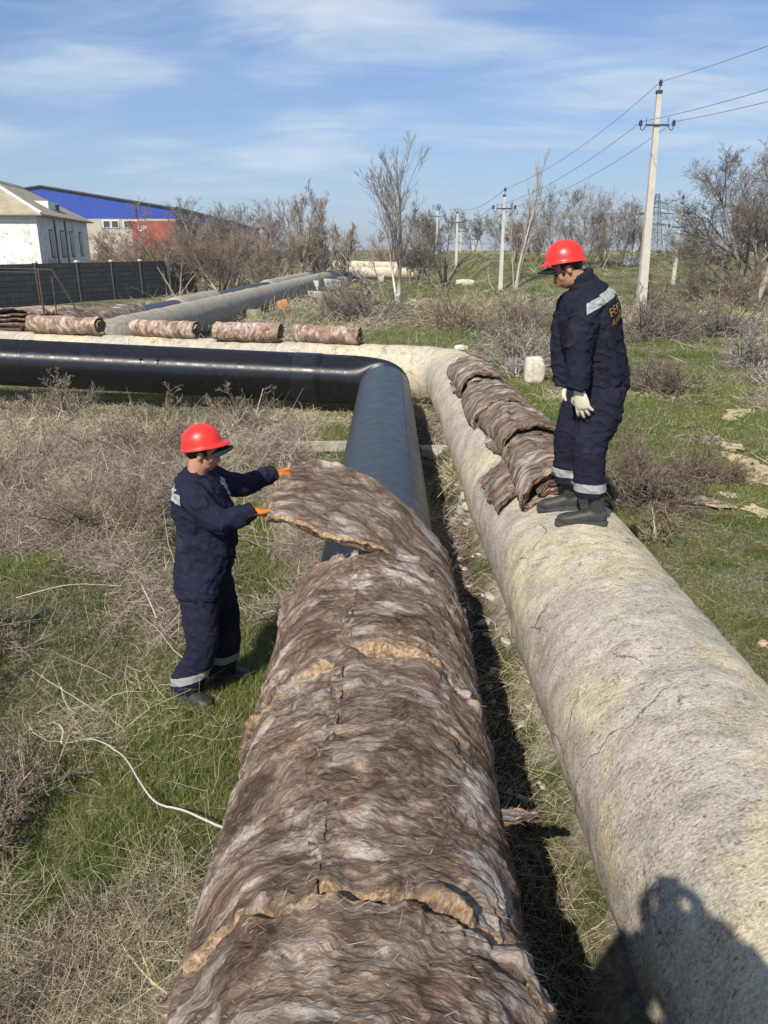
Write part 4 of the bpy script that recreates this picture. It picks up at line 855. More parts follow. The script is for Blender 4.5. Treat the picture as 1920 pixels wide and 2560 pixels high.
# lattice pylon
py_, px_, pz_ = 150, 49.2, 1.6
pt = thing('lattice_pylon', 'steel lattice pylon fading in the haze beside the tall pole', 'pylon', (px_, py_, pz_), None)
mb = MB(); Hh = 10.4
def corner(i, j, f): w = 1.25*(1-f)+.28; return np.array((px_+i*w, py_+j*w, pz_+Hh*f))
fs = [0, .2, .38, .53, .66, .78, .89, 1.0]
for i, j in ((-1, -1), (1, -1), (1, 1), (-1, 1)): mb.bar(corner(i, j, 0), corner(i, j, 1), .055, 4)
for f0, f1 in zip(fs[:-1], fs[1:]):
    for (a, b) in (((-1, -1), (1, -1)), ((1, -1), (1, 1)), ((-1, 1), (1, 1)), ((-1, -1), (-1, 1))):
        mb.bar(corner(*a, f0), corner(*b, f1), .026, 3); mb.bar(corner(*b, f0), corner(*a, f1), .026, 3); mb.bar(corner(*a, f1), corner(*b, f1), .026, 3)
mb.build('tower', M['steel_dark'], pt)
for f, w in ((.5, 2.0), (.68, 3.2), (.85, 1.9)):
    mb = MB(); z = pz_+Hh*f
    for s_ in (-1, 1): mb.bar((px_, py_-.3, z+.3), (px_+s_*w, py_, z), .06, 4); mb.bar((px_, py_-.3, z), (px_+s_*w, py_, z), .06, 4); mb.bar((px_+s_*w, py_, z), (px_+s_*w, py_, z-.5), .07, 4)
    mb.build('crossarm', M['steel_dark'], pt)
def wire(a, b, sag, r, label, group='overhead wires'):
    t = np.linspace(0, 1, 26)[:, None]; P = np.array(a)*(1-t)+np.array(b)*t; P[:, 2] -= 4*sag*(t*(1-t))[:, 0]
    V, q = tube_arr(P[None], np.full((1, 26), r), 5); o = mk('overhead_wire', V, q, None, M['wirem']); tag(o, label, 'wire', group)
M['wirem'] = plain('aluminium_wire', (.16, .17, .18), .5, .4)
for k, (nm, off) in enumerate((('left arm', (2.0, -42, .1)), ('right arm', (3.0, -42, .3)), ('top', (2.95, -42, .1)))):
    wire(iA[k], iA[k]+np.array(off), .85, .011, 'wire running off the upper right from the %s of the tall near pole' % nm)
for k, nm in enumerate(('left arm', 'right arm', 'top')): wire(iA[k], iB[k], .5, .011, 'wire from the %s of the tall near pole down to the second pole' % nm)
for k, nm in enumerate(('left arm', 'right arm', 'top')): wire(iB[k], iD[k], .5, .014, 'faint wire from the %s of the second pole to the distant poles' % nm)
for k, nm in enumerate(('left arm', 'right arm', 'top')): wire(iC[k], iF[k], .5, .016, 'faint wire from the %s of the thin whitish pole towards the pylon' % nm)
for f, s_, nm in ((.5, -1, 'lower'), (.68, 1, 'middle'), (.85, -1, 'upper')):
    wire((px_+s_*2, py_, pz_+Hh*f-.5), (px_+40, py_+20, pz_+Hh*f+.8), 1.2, .03, 'faint wire running right from the %s arm of the pylon' % nm)

# ------------------------------------------------------------------ grass, weeds, bushes
rng = np.random.default_rng(5)
def dryness(x, y):
    n = fbm(V3(x*.55, y*.55, 0), 4, 33); n2 = fbm(V3(x*2.1, y*2.1, 4), 3, 34)
    left = sstep(-.2, -1.0, x)
    base = .12+left*(.06+.30*sstep(4.6, 7.5, y)+.24*sstep(3.2, 1.8, y)-.55*np.exp(-((x+.95)**2/.16+(y-5.5)**2/1.6))-.5*np.exp(-((x+.6)**2/.25+(y-11)**2/3))-.35*np.exp(-((x+.9)**2/.2+(y-3.2)**2/.5)))
    base = base+.22*np.exp(-((y-31)/9)**2)*sstep(14, 17, y)+.10*sstep(40, 60, y)
    return np.clip(base+1.35*n+.5*n2, 0, 1)
def allowed(x, y):
    ok = ~((x > -.50)&(x < .42)&(y < 13.8)); ok &= ~((x > opx(y)-.40)&(x < opx(y)+.40)&(y < 14.2))
    t = (x-cornerB[0])/dB[0]; yb = cornerB[1]+dB[1]*t; ok &= ~((x < .3)&(np.abs(y-yb) < .22))
    yo = cornerO[1]+dO[1]*(x-cornerO[0])/dO[0]; ok &= ~((x < 1.3)&(np.abs(y-yo) < .35))
    return ok
def sample(n, x0, x1, y0, y1, p=1.0):
    """points inside the strip between the two view rays, denser near the camera"""
    u = rng.random(n)**p; y = y0+(y1-y0)*u
    xl = np.maximum(-.56*(y+1.8), x0); xr = np.minimum(.56*(y+1.8), x1); x = xl+(xr-xl)*rng.random(n)
    ok = allowed(x, y)&(x < xr)&(x > xl); return x[ok], y[ok]
def blades(x, y, L, w, lean, cols, bend=.6, zoff=0):
    n = len(x); z = ground_z(x, y)-.006+zoff; a = rng.uniform(0, 2*np.pi, n); ln = np.abs(rng.normal(0, lean, n)); d = np.stack([np.cos(a)*np.sin(ln), np.sin(a)*np.sin(ln), np.cos(ln)], -1)
    fa = rng.uniform(0, np.pi, n); s = np.stack([np.cos(fa), np.sin(fa), 0*fa], -1)*w[:, None]*.5; b = np.stack([x, y, z], -1)
    dr = np.stack([np.cos(a), np.sin(a), -.5+0*a], -1)*bend*(rng.random(n)[:, None])
    m1 = b+d*(L*.5)[:, None]; m2 = m1+norm(d+dr)*(L*.5)[:, None]
    V = np.stack([b-s, b+s, m1+s*.8, m1-s*.8, m2], 1); i = np.arange(n)[:, None]*5
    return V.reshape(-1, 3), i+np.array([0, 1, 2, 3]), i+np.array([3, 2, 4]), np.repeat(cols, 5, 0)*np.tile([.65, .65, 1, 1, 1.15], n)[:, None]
def lerpc(a, b, t): return np.array(a)*(1-t[:, None])+np.array(b)*t[:, None]
def grass_layer(n, x0, x1, y0, y1, h, wpx, p, cut):
    x, y = sample(n, x0, x1, y0, y1, p); dr = dryness(x, y); k = rng.random(len(x)) > sstep(cut-.22, cut+.22, dr)*.93; x, y = x[k], y[k]
    k = ~((x > .42)&(x < opx(y)-.2)&(y < 13)&(rng.random(len(x)) > .12)); x, y = x[k], y[k]
    t = rng.random(len(x)); pn = np.clip(.5+fbm(V3(x*.9, y*.9, 7), 3, 55)*1.3, 0, 1)
    c = lerpc((.058, .088, .018), (.275, .32, .078), t*.6+pn*.4); c = np.where((rng.random(len(x)) < .13)[:, None], lerpc((.28, .25, .13), (.42, .37, .22), t), c)
    L = h*rng.uniform(.4, 1.2, len(x))*(.7+.6*pn)*(1+.2*sstep(0, 10, y)); w = wpx*np.maximum(y, 2.0)/4*rng.uniform(.6, 1.3, len(x))
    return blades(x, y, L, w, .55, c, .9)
def multi(name, layers, mat, label, cat):
    mb = MB(); C = []
    for V, q, t, c in layers: mb.add(V, q, t); C.append(c)
    V, q, t = mb.arrays(); o = mk(name, V, q, t, mat, col=np.concatenate(C), smooth=False); return tag(o, label, cat, None, 'stuff')
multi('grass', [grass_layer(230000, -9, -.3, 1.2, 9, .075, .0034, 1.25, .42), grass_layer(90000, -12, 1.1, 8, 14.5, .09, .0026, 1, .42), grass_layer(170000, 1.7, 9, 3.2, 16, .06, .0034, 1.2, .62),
                grass_layer(160000, -12, 26, 15, 44, .12, .0022, 1.3, .5), grass_layer(110000, -12, 45, 42, 100, .2, .0019, 1.1, .55), grass_layer(3500, .45, .95, 1.4, 13, .06, .003, 1, .3)],
      M['grass'], 'short green spring grass across the field', 'grass')
def stems_layer(n, x0, x1, y0, y1, L0, wpx, p, cut, up=.5, hmax=.12):
    """dry tangled stems: slightly curved ribbons at all angles, a few upright"""
    x, y = sample(n, x0, x1, y0, y1, p); dr = dryness(x, y); k = rng.random(len(x)) < sstep(cut-.25, cut+.25, dr)*.97+.05; x, y, dr = x[k], y[k], dr[k]; n = len(x)
    a = rng.uniform(0, 2*np.pi, n); el = np.abs(rng.normal(0, up, n)); d = np.stack([np.cos(a)*np.cos(el), np.sin(a)*np.cos(el), np.sin(el)], -1)
    nearp = 1-.72*np.exp(-((y-13.0)/1.3)**2)*(x < .5); L = L0*rng.gamma(2.2, .42, n)*(1+.03*y)*nearp; z = ground_z(x, y)+rng.random(n)**1.5*hmax*(.3+dr*1.2)*(1+.03*y)*nearp; K = 4; cur = np.stack([x, y, z], -1); pts = []; dd = d
    for j in range(K): pts.append(cur); dd = norm(dd+rng.normal(0, .22, (n, 3))+np.array((0, 0, -.06))); cur = cur+dd*(L/(K-1))[:, None]
    pts = np.stack(pts, 1); pts[..., 2] = np.maximum(pts[..., 2], ground_z(pts[..., 0], pts[..., 1])+.003)
    w = wpx*np.maximum(y, 2.0)/4*rng.uniform(.5, 1.5, n)
    up_ = norm(rng.normal(0, 1, (n, 3))+np.array((0, -.6, 1.2))); s = norm(np.cross(d, up_))*w[:, None]*.5; pr = np.array([1, .9, .7, .25])[None, :, None]
    V = np.stack([pts-s[:, None]*pr, pts+s[:, None]*pr], 2).reshape(n, 8, 3); b = np.arange(n)[:, None]*8; q = np.concatenate([b+np.array([2*j, 2*j+1, 2*j+3, 2*j+2]) for j in range(3)])
    t = rng.random(n); pn = np.clip(.5+fbm(V3(x*.8, y*.8, 3), 3, 77)*1.6, 0, 1); c = np.where((pn > .5)[:, None], lerpc((.17, .13, .10), (.47, .39, .31), t), lerpc((.20, .17, .10), (.62, .55, .37), t))
    c = np.where((rng.random(n) < .10)[:, None], lerpc((.5, .46, .38), (.66, .62, .5), t), c)
    return V.reshape(-1, 3), q, None, np.repeat(c, 8, 0)
multi('dry_weeds', [stems_layer(200000, -9, -.3, 1.1, 9, .10, .0021, 1.25, .36, .55, .13), stems_layer(125000, -12, .6, 6.5, 14, .15, .0020, 1, .30, .6, .20), stems_layer(2500, -9, -.6, 1.1, 9, .38, .0042, 1.1, .2, .4, .10),
                    stems_layer(60000, 1.7, 9, 3.2, 16, .11, .0022, 1.1, .5, .4, .05), stems_layer(80000, -12, 26, 15, 44, .19, .0017, 1.2, .46, .5, .10), stems_layer(22000, -12, 45, 42, 100, .26, .0015, 1.1, .55, .4, .08),
                    stems_layer(15000, .4, .98, 1.3, 13, .12, .0022, 1.2, .1, .4, .05)],
      M['dry'], 'tangled dry straw coloured weeds lying over the grass', 'dry weeds')
def weed_bush(x, y, rad, hh, n, seed, label, cols, w=.002, name='dry_bush', flat=.5):
    g_ = np.random.default_rng(seed); z = float(ground_z(x, y)); a = g_.uniform(0, 2*np.pi, n); el = g_.uniform(.15, 1.45, n)
    d = np.stack([np.cos(a)*np.cos(el), np.sin(a)*np.cos(el), np.sin(el)*hh/rad], -1); base = np.stack([x+g_.normal(0, rad*.2, n), y+g_.normal(0, rad*.2, n), np.full(n, z)], -1)
    lv = tree_levels(g_, base, d, np.full(n, rad*.95)*g_.uniform(.6, 1.15, n), np.full(n, w*2.2), [(6, .45, 42, .02, .25, .7, .14), (5, .5, 45, .01, .1, .75, .16), (3, .5, 45, 0, .1, .8, .16)], .13, .01, .5, 4)
    mb = MB(); C = []
    for j, (P, R) in enumerate(lv):
        V, q = tube_arr(P, np.maximum(R, w*.5), 3); mb.add(V, q); C.append(np.repeat(np.array(cols)[g_.integers(0, len(cols), len(P))]*g_.uniform(.6, 1.3, (len(P), 1)), len(V)//len(P), 0))
    V, q, _ = mb.arrays(); o = mk(name, V, q, None, M['dry'], col=np.concatenate(C)); return tag(o, label, 'dry bush', 'dry bushes in the field')
BR = [(.15, .105, .075), (.22, .16, .12), (.28, .22, .17)]; PG = [(.26, .21, .18), (.36, .30, .26), (.20, .16, .14)]; PW = [(.5, .46, .42), (.38, .34, .3), (.6, .57, .52)]; ST = [(.34, .28, .18), (.46, .39, .26), (.24, .19, .12)]
weed_bush(2.95, 8.2, .85, .50, 60, 1, 'wide brown dry bush behind the boots of the standing worker', BR+PG, .0038)
weed_bush(3.9, 9.0, .55, .35, 34, 11, 'smaller brown bush touching the right side of the wide brown bush', BR, .004)
weed_bush(2.7, 7.05, .32, .16, 16, 2, 'low pale twiggy weed on the grass beside the old pipe', ST, .004)
weed_bush(5.4, 15.1, .75, .50, 46, 3, 'round purplish brown dry bush right of the worker\'s hips', BR+PG, .006)
weed_bush(3.1, 18.6, 1.1, .8, 50, 4, 'mixed dry bush right behind the white boundary stone', PG+PW, .007)
weed_bush(2.95, 17.2, .45, .55, 26, 5, 'small whitish lichen coloured bush beside the boundary stone', PW, .006)
weed_bush(4.4, 25.5, 1.5, .95, 56, 6, 'tall straw and brown bush left of the standing worker\'s chest', PG+ST, .009)
weed_bush(2.6, 29, 1.5, .8, 46, 7, 'straw coloured clump in the middle of the field', ST, .010)
weed_bush(-1.0, 32, 2.0, .65, 60, 8, 'wide purplish grey tangle in front of the white trunked tree', PG, .011)
weed_bush(8.6, 25.5, 1.7, .6, 50, 9, 'wide pinkish dry tangle right of the standing worker\'s back', PG, .010)
weed_bush(11.2, 26, 1.3, .6, 40, 10, 'flatter dry tangle beyond the round purplish bush', PG, .010)
weed_bush(8.7, 18.4, 1.1, .5, 46, 12, 'silvery dry patch at the right edge of the field', PW+PG, .007)
weed_bush(8.0, 16.2, .5, .35, 24, 13, 'small silvery bush at the far right', PW, .006)
weed_bush(12.8, 38, 1.6, .5, 30, 14, 'brown scrub patch near the foot of the tall power pole', BR+ST, .014)
weed_bush(17.5, 40, 2.2, .6, 36, 15, 'brown scrub at the foot of the large right tree', BR+ST, .015)
weed_bush(-3.1, 9.9, .9, .42, 60, 16, 'fluffy tan weed clump left of the wooden beam', ST+PG, .0045)
weed_bush(-2.6, 7.4, .8, .34, 60, 17, 'tan tangled weed clump behind the left worker', ST+PG, .0035)
weed_bush(-4.4, 8.4, .9, .40, 60, 18, 'tan weed clump at the far left below the black pipe', ST+PG, .004)
weed_bush(-2.2, 11.7, .7, .28, 40, 19, 'dry weed clump standing in front of the black crossing pipe', ST+PG, .005)
weed_bush(-5.2, 12.1, .8, .32, 50, 20, 'dry weed clump in front of the black pipe near the left edge', ST+PG, .005)
weed_bush(-2.1, 2.45, .40, .22, 40, 22, 'grey brown twiggy weed low at the left edge', PG+BR, .002)
weed_bush(-1.15, 2.35, .34, .2, 36, 23, 'grey twiggy weed just left of the near wool mats', PG+ST, .0018)
weed_bush(-1.9, 3.35, .36, .2, 36, 24, 'tangled grey weed where the pale crooked stem begins', PG+ST, .0022)
weed_bush(-2.9, 4.9, .5, .25, 46, 25, 'tan weed clump left of the lifting worker', ST+PG, .0027)
weed_bush(-1.95, 2.95, .42, .2, 46, 26, 'grey tan weed tangle at the left edge below the curled twig', PG+ST, .002)
weed_bush(-1.45, 1.95, .36, .18, 46, 27, 'brown grey weed tangle in the bottom left corner', PG+BR, .0016)
weed_bush(-2.75, 3.95, .5, .22, 46, 28, 'tan grey weed tangle at the left edge above the curled twig', PG+ST, .0026)
for i, (x, y, h_) in enumerate([(-6.5, 12.9, .55), (-5.6, 12.7, .6), (-4.0, 12.4, .5), (-3.4, 12.2, .5), (-1.5, 12.0, .45)]):
    weed_bush(x, y, h_*.7, h_*1.3, 5, 60+i, 'thin upright dry stalk number %s from the left before the black pipe' % ('one two three four five'.split()[i]), ST, .005, 'dry_stalk')
# loose stems, beam, stones, clods, rubble
def stem(name, pts, r, label, col, cat, n=40):
    P = catmull(pts, n); P = P+np.stack([.4*r*fbm(V3(np.arange(n)*.5, k, 1), 2, 5) for k in range(3)], -1)*2
    V, q = tube_arr(P[None], np.linspace(r, r*.45, n)[None], 7); return tag(mk(name, V, q, None, plain(label[:18], col, .7, var=.15)), label, cat)
gz = lambda x, y, dz: (x, y, float(ground_z(x, y))+dz)
stem('fallen_twig', [gz(-.72, 2.96, .10), gz(-.97, 3.08, .12), gz(-1.13, 3.17, .10), gz(-1.28, 3.36, .09), gz(-1.42, 3.55, .10), gz(-1.62, 3.66, .12), gz(-1.78, 3.67, .09)], .0062, 'pale crooked stem reaching from the grass to the near wool mats', (.46, .42, .36), 'stem')
stem('fallen_twig', [gz(-1.80, 3.67, .09), gz(-1.82, 3.75, .12), gz(-1.90, 3.85, .10), gz(-1.98, 3.9, .06)], .006, 'short curled pale twig at the end of the crooked stem', (.5, .45, .38), 'stem')
stem('fallen_twig', [gz(-.66, 2.08, .09), gz(-.80, 2.13, .10), gz(-.93, 2.22, .12), gz(-1.05, 2.36, .10), gz(-1.12, 2.48, .06)], .005, 'thin yellow forked reed near the bottom left', (.60, .52, .28), 'stem')
stem('fallen_twig', [gz(-.86, 2.16, .11), gz(-.93, 2.27, .12), gz(-.99, 2.38, .08)], .004, 'short side shoot of the yellow reed', (.60, .52, .28), 'stem')
stem('fallen_twig', [gz(-2.9, 5.55, .10), gz(-2.5, 5.64, .15), gz(-2.1, 5.68, .12)], .0045, 'straight pale straw lying across the weeds left of the worker', (.44, .39, .29), 'stem')
mb = MB(); mb.box((-.85, 10.55, .07), (1.15, .16, .12), rz=.04); o = mb.build('wooden_beam', plain('grey_timber', (.34, .31, .25), var=.35, scale=9, bump=.6)); tag(o, 'weathered grey timber beam lying in the grass left of the slate pipe', 'beam')
mb = MB(); mb.box((.88, 10.4, .05), (.75, .25, .10), rz=.1); o = mb.build('concrete_plank', M['concrete']); tag(o, 'flat concrete plank lying between the two near pipes', 'plank')
def rock(name, x, y, d, seed, mat, label, group, rz=0, sink=.25, rough=.22, z=None, cat='stone', ry=0, sub=4):
    bm = bmesh.new(); bmesh.ops.create_icosphere(bm, subdivisions=sub, radius=.5); co = np.array([v.co for v in bm.verts]); dd = 1+rough*fbm(co*3.2+seed*3, 4, seed)*2; co = np.sign(co)*np.abs(co*2)**(.5 if name == 'boundary_stone' else .72)*.5
    for v, c_, d_ in zip(bm.verts, co, dd): v.co = Vector((c_[0]*d[0]*d_, c_[1]*d[1]*d_, c_[2]*d[2]*d_))
    me = bpy.data.meshes.new(name); bm.to_mesh(me); bm.free(); me.materials.append(mat)
    for p in me.polygons: p.use_smooth = True
    o = link(name, me); zz_ = float(ground_z(x, y)) if z is None else z; o.location = (x, y, zz_+d[2]*(.5-sink)); o.rotation_euler = (0, ry, rz); return tag(o, label, cat, group)
M['clay'] = plain('dry_clay', (.46, .36, .23), var=.3, scale=14, bump=.8, bd=.02)
M['stonew'] = plain('weathered_stone', (.52, .47, .38), var=.3, scale=12, bump=.7, bd=.02)
M['plaster'] = plain('broken_plaster', (.42, .39, .33), var=.3, scale=20, bump=.8, bd=.01)
rock('boundary_stone', 3.18, 16.5, (.42, .3, .62), 3, M['stonew'], 'upright squarish cream stone standing in the grass beyond the folded mats', None, sink=.15, rough=.08)
cl_ = [(6.1, 13.2, .55, 'farthest'), (5.75, 12.7, .30, 'second farthest'), (4.95, 10.7, .42, 'upper middle long'), (4.75, 10.1, .55, 'middle long'), (4.75, 9.35, .65, 'largest'), (4.55, 8.95, .34, 'small one below the largest'), (5.0, 8.75, .4, 'right edge'), (4.05, 7.9, .32, 'low solitary'), (3.55, 8.25, .5, 'reddish one beside the brown bush'), (3.95, 8.55, .22, 'smallest')]
for i, (x, y, s_, w_) in enumerate(cl_): rock('clay_patch', x, y, (s_, s_*.6, .075), 20+i, M['clay'], 'bare sandy clay clod in the grass at the right, %s' % w_, 'bare clay clods', rz=.9+i*.17, sink=.40, rough=.6)
rock('stone', 2.72, 4.95, (.07, .055, .05), 41, M['clay'], 'small pinkish stone on the grass beside the old pipe near the right edge', None)
rock('stone', 5.8, 58, (1.3, .6, .5), 42, M['stonew'], 'long pale stone slab in the grass near the second pole', None)
rock('stone', 19.5, 64, (1.4, .7, .8), 43, M['white'], 'white block on the green slope beyond the tall pole', None)
rock('stone', 2.2, 22.2, (.35, .25, .16), 44, M['white'], 'small white scrap in the grass behind the crossing pipe', None)
rock('stone', 13.5, 34, (.5, .4, .25), 45, M['stonew'], 'pale stone right of the foot of the tall pole', None)
rock('plaster_lump', .90, 7.75, (.20, .34, .20), 51, M['plaster'], 'white broken plaster lump with a dark hollow between the pipes', 'rubble between the pipes', rough=.5)
rr_ = np.random.default_rng(8)
for i in range(44):
    y = rr_.uniform(3.2, 10.5); s_ = rr_.uniform(.015, .05)
    rock('rubble_piece', .93-rr_.random()*.28+.0*y, y, (s_*1.4, s_*(1.2+rr_.random()*1.6), s_*.8), 60+i, M['plaster'], 'small crumb of fallen coating among the rubble beside the old pipe', 'small rubble crumbs', rough=.5, sub=2, rz=i)

# ------------------------------------------------------------------ haze
hm = bpy.data.materials.new('haze_air'); hm.use_nodes = True; hn = hm.node_tree; hn.nodes.remove(hn.nodes['Principled BSDF'])
pv = hn.nodes.new('ShaderNodeVolumePrincipled'); pv.inputs['Color'].default_value = (.86, .93, 1.0, 1); pv.inputs['Density'].default_value = .0007; pv.inputs['Anisotropy'].default_value = .2
hn.links.new(pv.outputs[0], hn.nodes['Material Output'].inputs['Volume'])
zmin = float(GZ.min())-1.5
hz_ = MB().box((0, 800, (zmin+14)/2), (1100, 1760, 14-zmin)).build('haze', hm); hz_['kind'] = 'stuff'
# ------------------------------------------------------------------ people
def frames(P, side):
    T = norm(np.gradient(P, axis=0)); S = np.broadcast_to(np.array(side, float), P.shape); S = norm(S-T*np.sum(S*T, -1, keepdims=True)); return T, S, np.cross(T, S)
def limb(pts, rad, side, n=46, m=40, fold=0.0, seed=0, ff=(9, 1.5), skew=1.2, sq=2.0, cap=True):
    """pts centre line, rad [(r along side, r across)], superellipse sq; folds pushed into the radius"""
    P = catmull(pts, n); Rr = catmull(np.array([(a, b, 0) for a, b in rad], float), n)[:, :2]
    P0 = P; T, S, B = frames(P, side); th = np.arange(m)/m*2*np.pi; c, s = np.cos(th), np.sin(th)
    e = 2/sq; cc = np.sign(c)*np.abs(c)**e; ss = np.sign(s)*np.abs(s)**e
    L = np.concatenate([[0], np.cumsum(np.linalg.norm(np.diff(P, axis=0), axis=1))])
    k = np.ones((n, m))
    if fold:
        q = V3(L[:, None]*ff[0]+skew*np.sin(th)[None]*.8, np.cos(th)[None]*ff[1]+seed, np.sin(th)[None]*ff[1])
        f1 = 1-2*np.sqrt(fbm(q, 3, seed)**2+.01); f2 = fbm(q*2.3, 3, seed+9)
        k = 1+fold*(.75*f1+.5*f2-.2)
    V = P[:, None]+S[:, None]*(cc[None]*Rr[:, :1]*k)[..., None]+B[:, None]*(ss[None]*Rr[:, 1:]*k)[..., None]
    mb = MB(); mb.add(V, grid_q(n, m, True))
    V0 = mb.arrays()[0]; i = np.arange(m); j = (i+1) % m
    mb.add(P[0:1]-T[0:1]*.0, None, None); mb.t.append(np.stack([np.full(m, n*m), j, i], -1))
    mb.add(P[-1:], None, None); mb.t.append(np.stack([np.full(m, n*m+1), (n-1)*m+i, (n-1)*m+j], -1))
    return mb.arrays()
def ball(c, r, rot=None, n=26, m=32):
    ph = np.linspace(0.02, np.pi-.02, n)[:, None]; th = (np.arange(m)/m*2*np.pi)[None]
    V = V3(np.sin(ph)*np.cos(th), np.sin(ph)*np.sin(th), np.cos(ph)+0*th)*np.array(r)
    if rot is not None: V = V@np.array(rot).T
    V = V+np.array(c); mb = MB(); mb.add(V, grid_q(n, m, True)); i = np.arange(m); j = (i+1) % m
    mb.add(V[0].mean(0)[None]); mb.t.append(np.stack([np.full(m, n*m), j, i], -1)); mb.add(V[-1].mean(0)[None]); mb.t.append(np.stack([np.full(m, n*m+1), (n-1)*m+i, (n-1)*m+j], -1))
    return mb.arrays()
def fuse(name, parts, voxel, mat, parent=None, smooth=4, fac=.5, wrinkle=0.0, wf=(30, 30, 10), seed=0, post=None):
    mb = MB()
    for V, q, t in parts: mb.add(V, q, t)
    V, q, t = mb.arrays(); tmp = mk('tmp', V, q, t)
    md = tmp.modifiers.new('r', 'REMESH'); md.mode = 'VOXEL'; md.voxel_size = voxel; md.use_smooth_shade = True
    if smooth: ms = tmp.modifiers.new('s', 'SMOOTH'); ms.iterations = smooth; ms.factor = fac
    dg = bpy.context.evaluated_depsgraph_get(); me = bpy.data.meshes.new_from_object(tmp.evaluated_get(dg)); old = tmp.data; bpy.data.objects.remove(tmp); bpy.data.meshes.remove(old)
    me.name = name; n = len(me.vertices); co = np.empty(n*3, np.float32); me.vertices.foreach_get('co', co); co = co.reshape(-1, 3).astype(float)
    if wrinkle:
        no = np.empty(n*3, np.float32); me.vertex_normals.foreach_get('vector', no); no = no.reshape(-1, 3)
        wr = fbm(co*6, 2, seed)[:, None]*1.3; sk = np.array([[1, 0, .55], [0, 1, .45], [-.5, -.4, 1]])
        w1_ = fbm((co@sk)*np.array((4., 4., 13.))+wr*.7, 2, seed+3); w2_ = fbm((co@sk.T)*np.array((7., 7., 20.))+wr, 2, seed+7)
        co = co+no*(((1-2.6*np.abs(w1_)).clip(-1, 1)**3*2.0+(1-2.4*np.abs(w2_)).clip(-1, 1)**3*.7)*wrinkle)[:, None]
    if post is not None: co = post(co)
    me.vertices.foreach_set('co', co.astype(np.float32).ravel()); me.materials.clear(); me.materials.append(mat)
    for p in me.polygons: p.use_smooth = True
    me.update(); return link(name, me, parent)
def band(src, planes, off, mat, name, parent, test=None):
    """a tape sewn onto a garment: the part of its surface between planes, lifted a little"""
    bm = bmesh.new(); bm.from_mesh(src.data)
    if test:
        bmesh.ops.delete(bm, geom=[f for f in bm.faces if not test(f.calc_center_median(), f.normal)], context='FACES')
    for co, no in planes:
        bmesh.ops.bisect_plane(bm, geom=bm.verts[:]+bm.edges[:]+bm.faces[:], plane_co=Vector(co), plane_no=Vector(no), clear_outer=True)
    bm.normal_update()
    for v, d in [(v, v.normal.copy()) for v in bm.verts]: v.co += d*off
    me = bpy.data.meshes.new(name); bm.to_mesh(me); bm.free(); me.materials.clear(); me.materials.append(mat)
    for p in me.polygons: p.use_smooth = True
    return link(name, me, parent)
def basis(f, u=(0, 0, 1)):          # columns: forward, left, up
    f = norm(np.array(f, float)); l = norm(np.cross(np.array(u, float), f)); return np.stack([f, l, np.cross(f, l)], 1)
def head(c, B, parent, body_parts, neck_to, name='body'):
    """head centre c, basis B (x forward, y left, z up). appends skull, jaw, nose, ears and neck"""
    c = np.array(c, float); W = lambda *p: c+B@np.array(p, float)
    P = [ball(W(-.008, 0, .03), (.098, .076, .098), B), ball(W(.025, 0, -.045), (.066, .058, .068), B), ball(W(.045, 0, -.085), (.036, .036, .026), B),
         ball(W(.035, .036, -.03), (.04, .03, .035), B), ball(W(.035, -.036, -.03), (.04, .03, .035), B), ball(W(.072, 0, .022), (.022, .05, .014), B),
         limb([W(.080, 0, .012), W(.098, 0, -.015), W(.106, 0, -.03), W(.088, 0, -.04)], [(.009, .009), (.012, .011), (.017, .013), (.012, .008)], B[:, 1], 12, 14),
         ball(W(.086, 0, -.058), (.014, .022, .007), B), ball(W(.083, 0, -.07), (.013, .019, .007), B)]
    for s in (-1, 1):
        P.append(ball(W(-.012, s*.078, -.012), (.017, .009, .031), B@np.array(Matrix.Rotation(s*-.25, 3, 'Z'))))
    P = [((V-c)*.90+c, q, t) for V, q, t in P]; W_ = W; W = lambda *p: c+B@np.array(p, float)*.90
    P.append(limb([W(-.015, 0, -.03), (W(-.02, 0, -.09)+np.array(neck_to))/2, np.array(neck_to)], [(.056, .060), (.056, .058), (.064, .066)], B[:, 1], 16, 28))
    return P, W
def face(W, B, body):
    for s in (-1, 1):
        V, q, t = ball(W(.074, s*.031, .004), (.010, .0126, .008), B, 12, 14); mk('eye', V, q, t, M['eye'], body)
        V, q, t = limb([W(.082, s*.014, .021), W(.084, s*.03, .027), W(.070, s*.050, .021)], [(.004, .0045)]*3, B[:, 2], 10, 8); mk('eyebrow', V, q, t, M['hair'], body)
    V, q, t = limb([W(.080, -.024, -.064), W(.0965, 0, -.063), W(.080, .024, -.064)], [(.003, .004), (.006, .006), (.003, .004)], B[:, 2], 12, 8); mk('mouth', V, q, t, M['lip'], body)
def hair(W, B, body, k=1.0):
    return fuse('hair', [ball(W(-.018, 0, .030), (.089, .072, .080*k), B), ball(W(-.052, 0, -.015), (.052*k, .056, .038*k), B), limb([W(.03, .079, .01), W(.025, .080, -.02)], [(.012, .004)]*2, B[:, 0], 8, 8), limb([W(.03, -.079, .01), W(.025, -.080, -.02)], [(.012, .004)]*2, B[:, 0], 8, 8)], .006, M['hair'], body, 2)
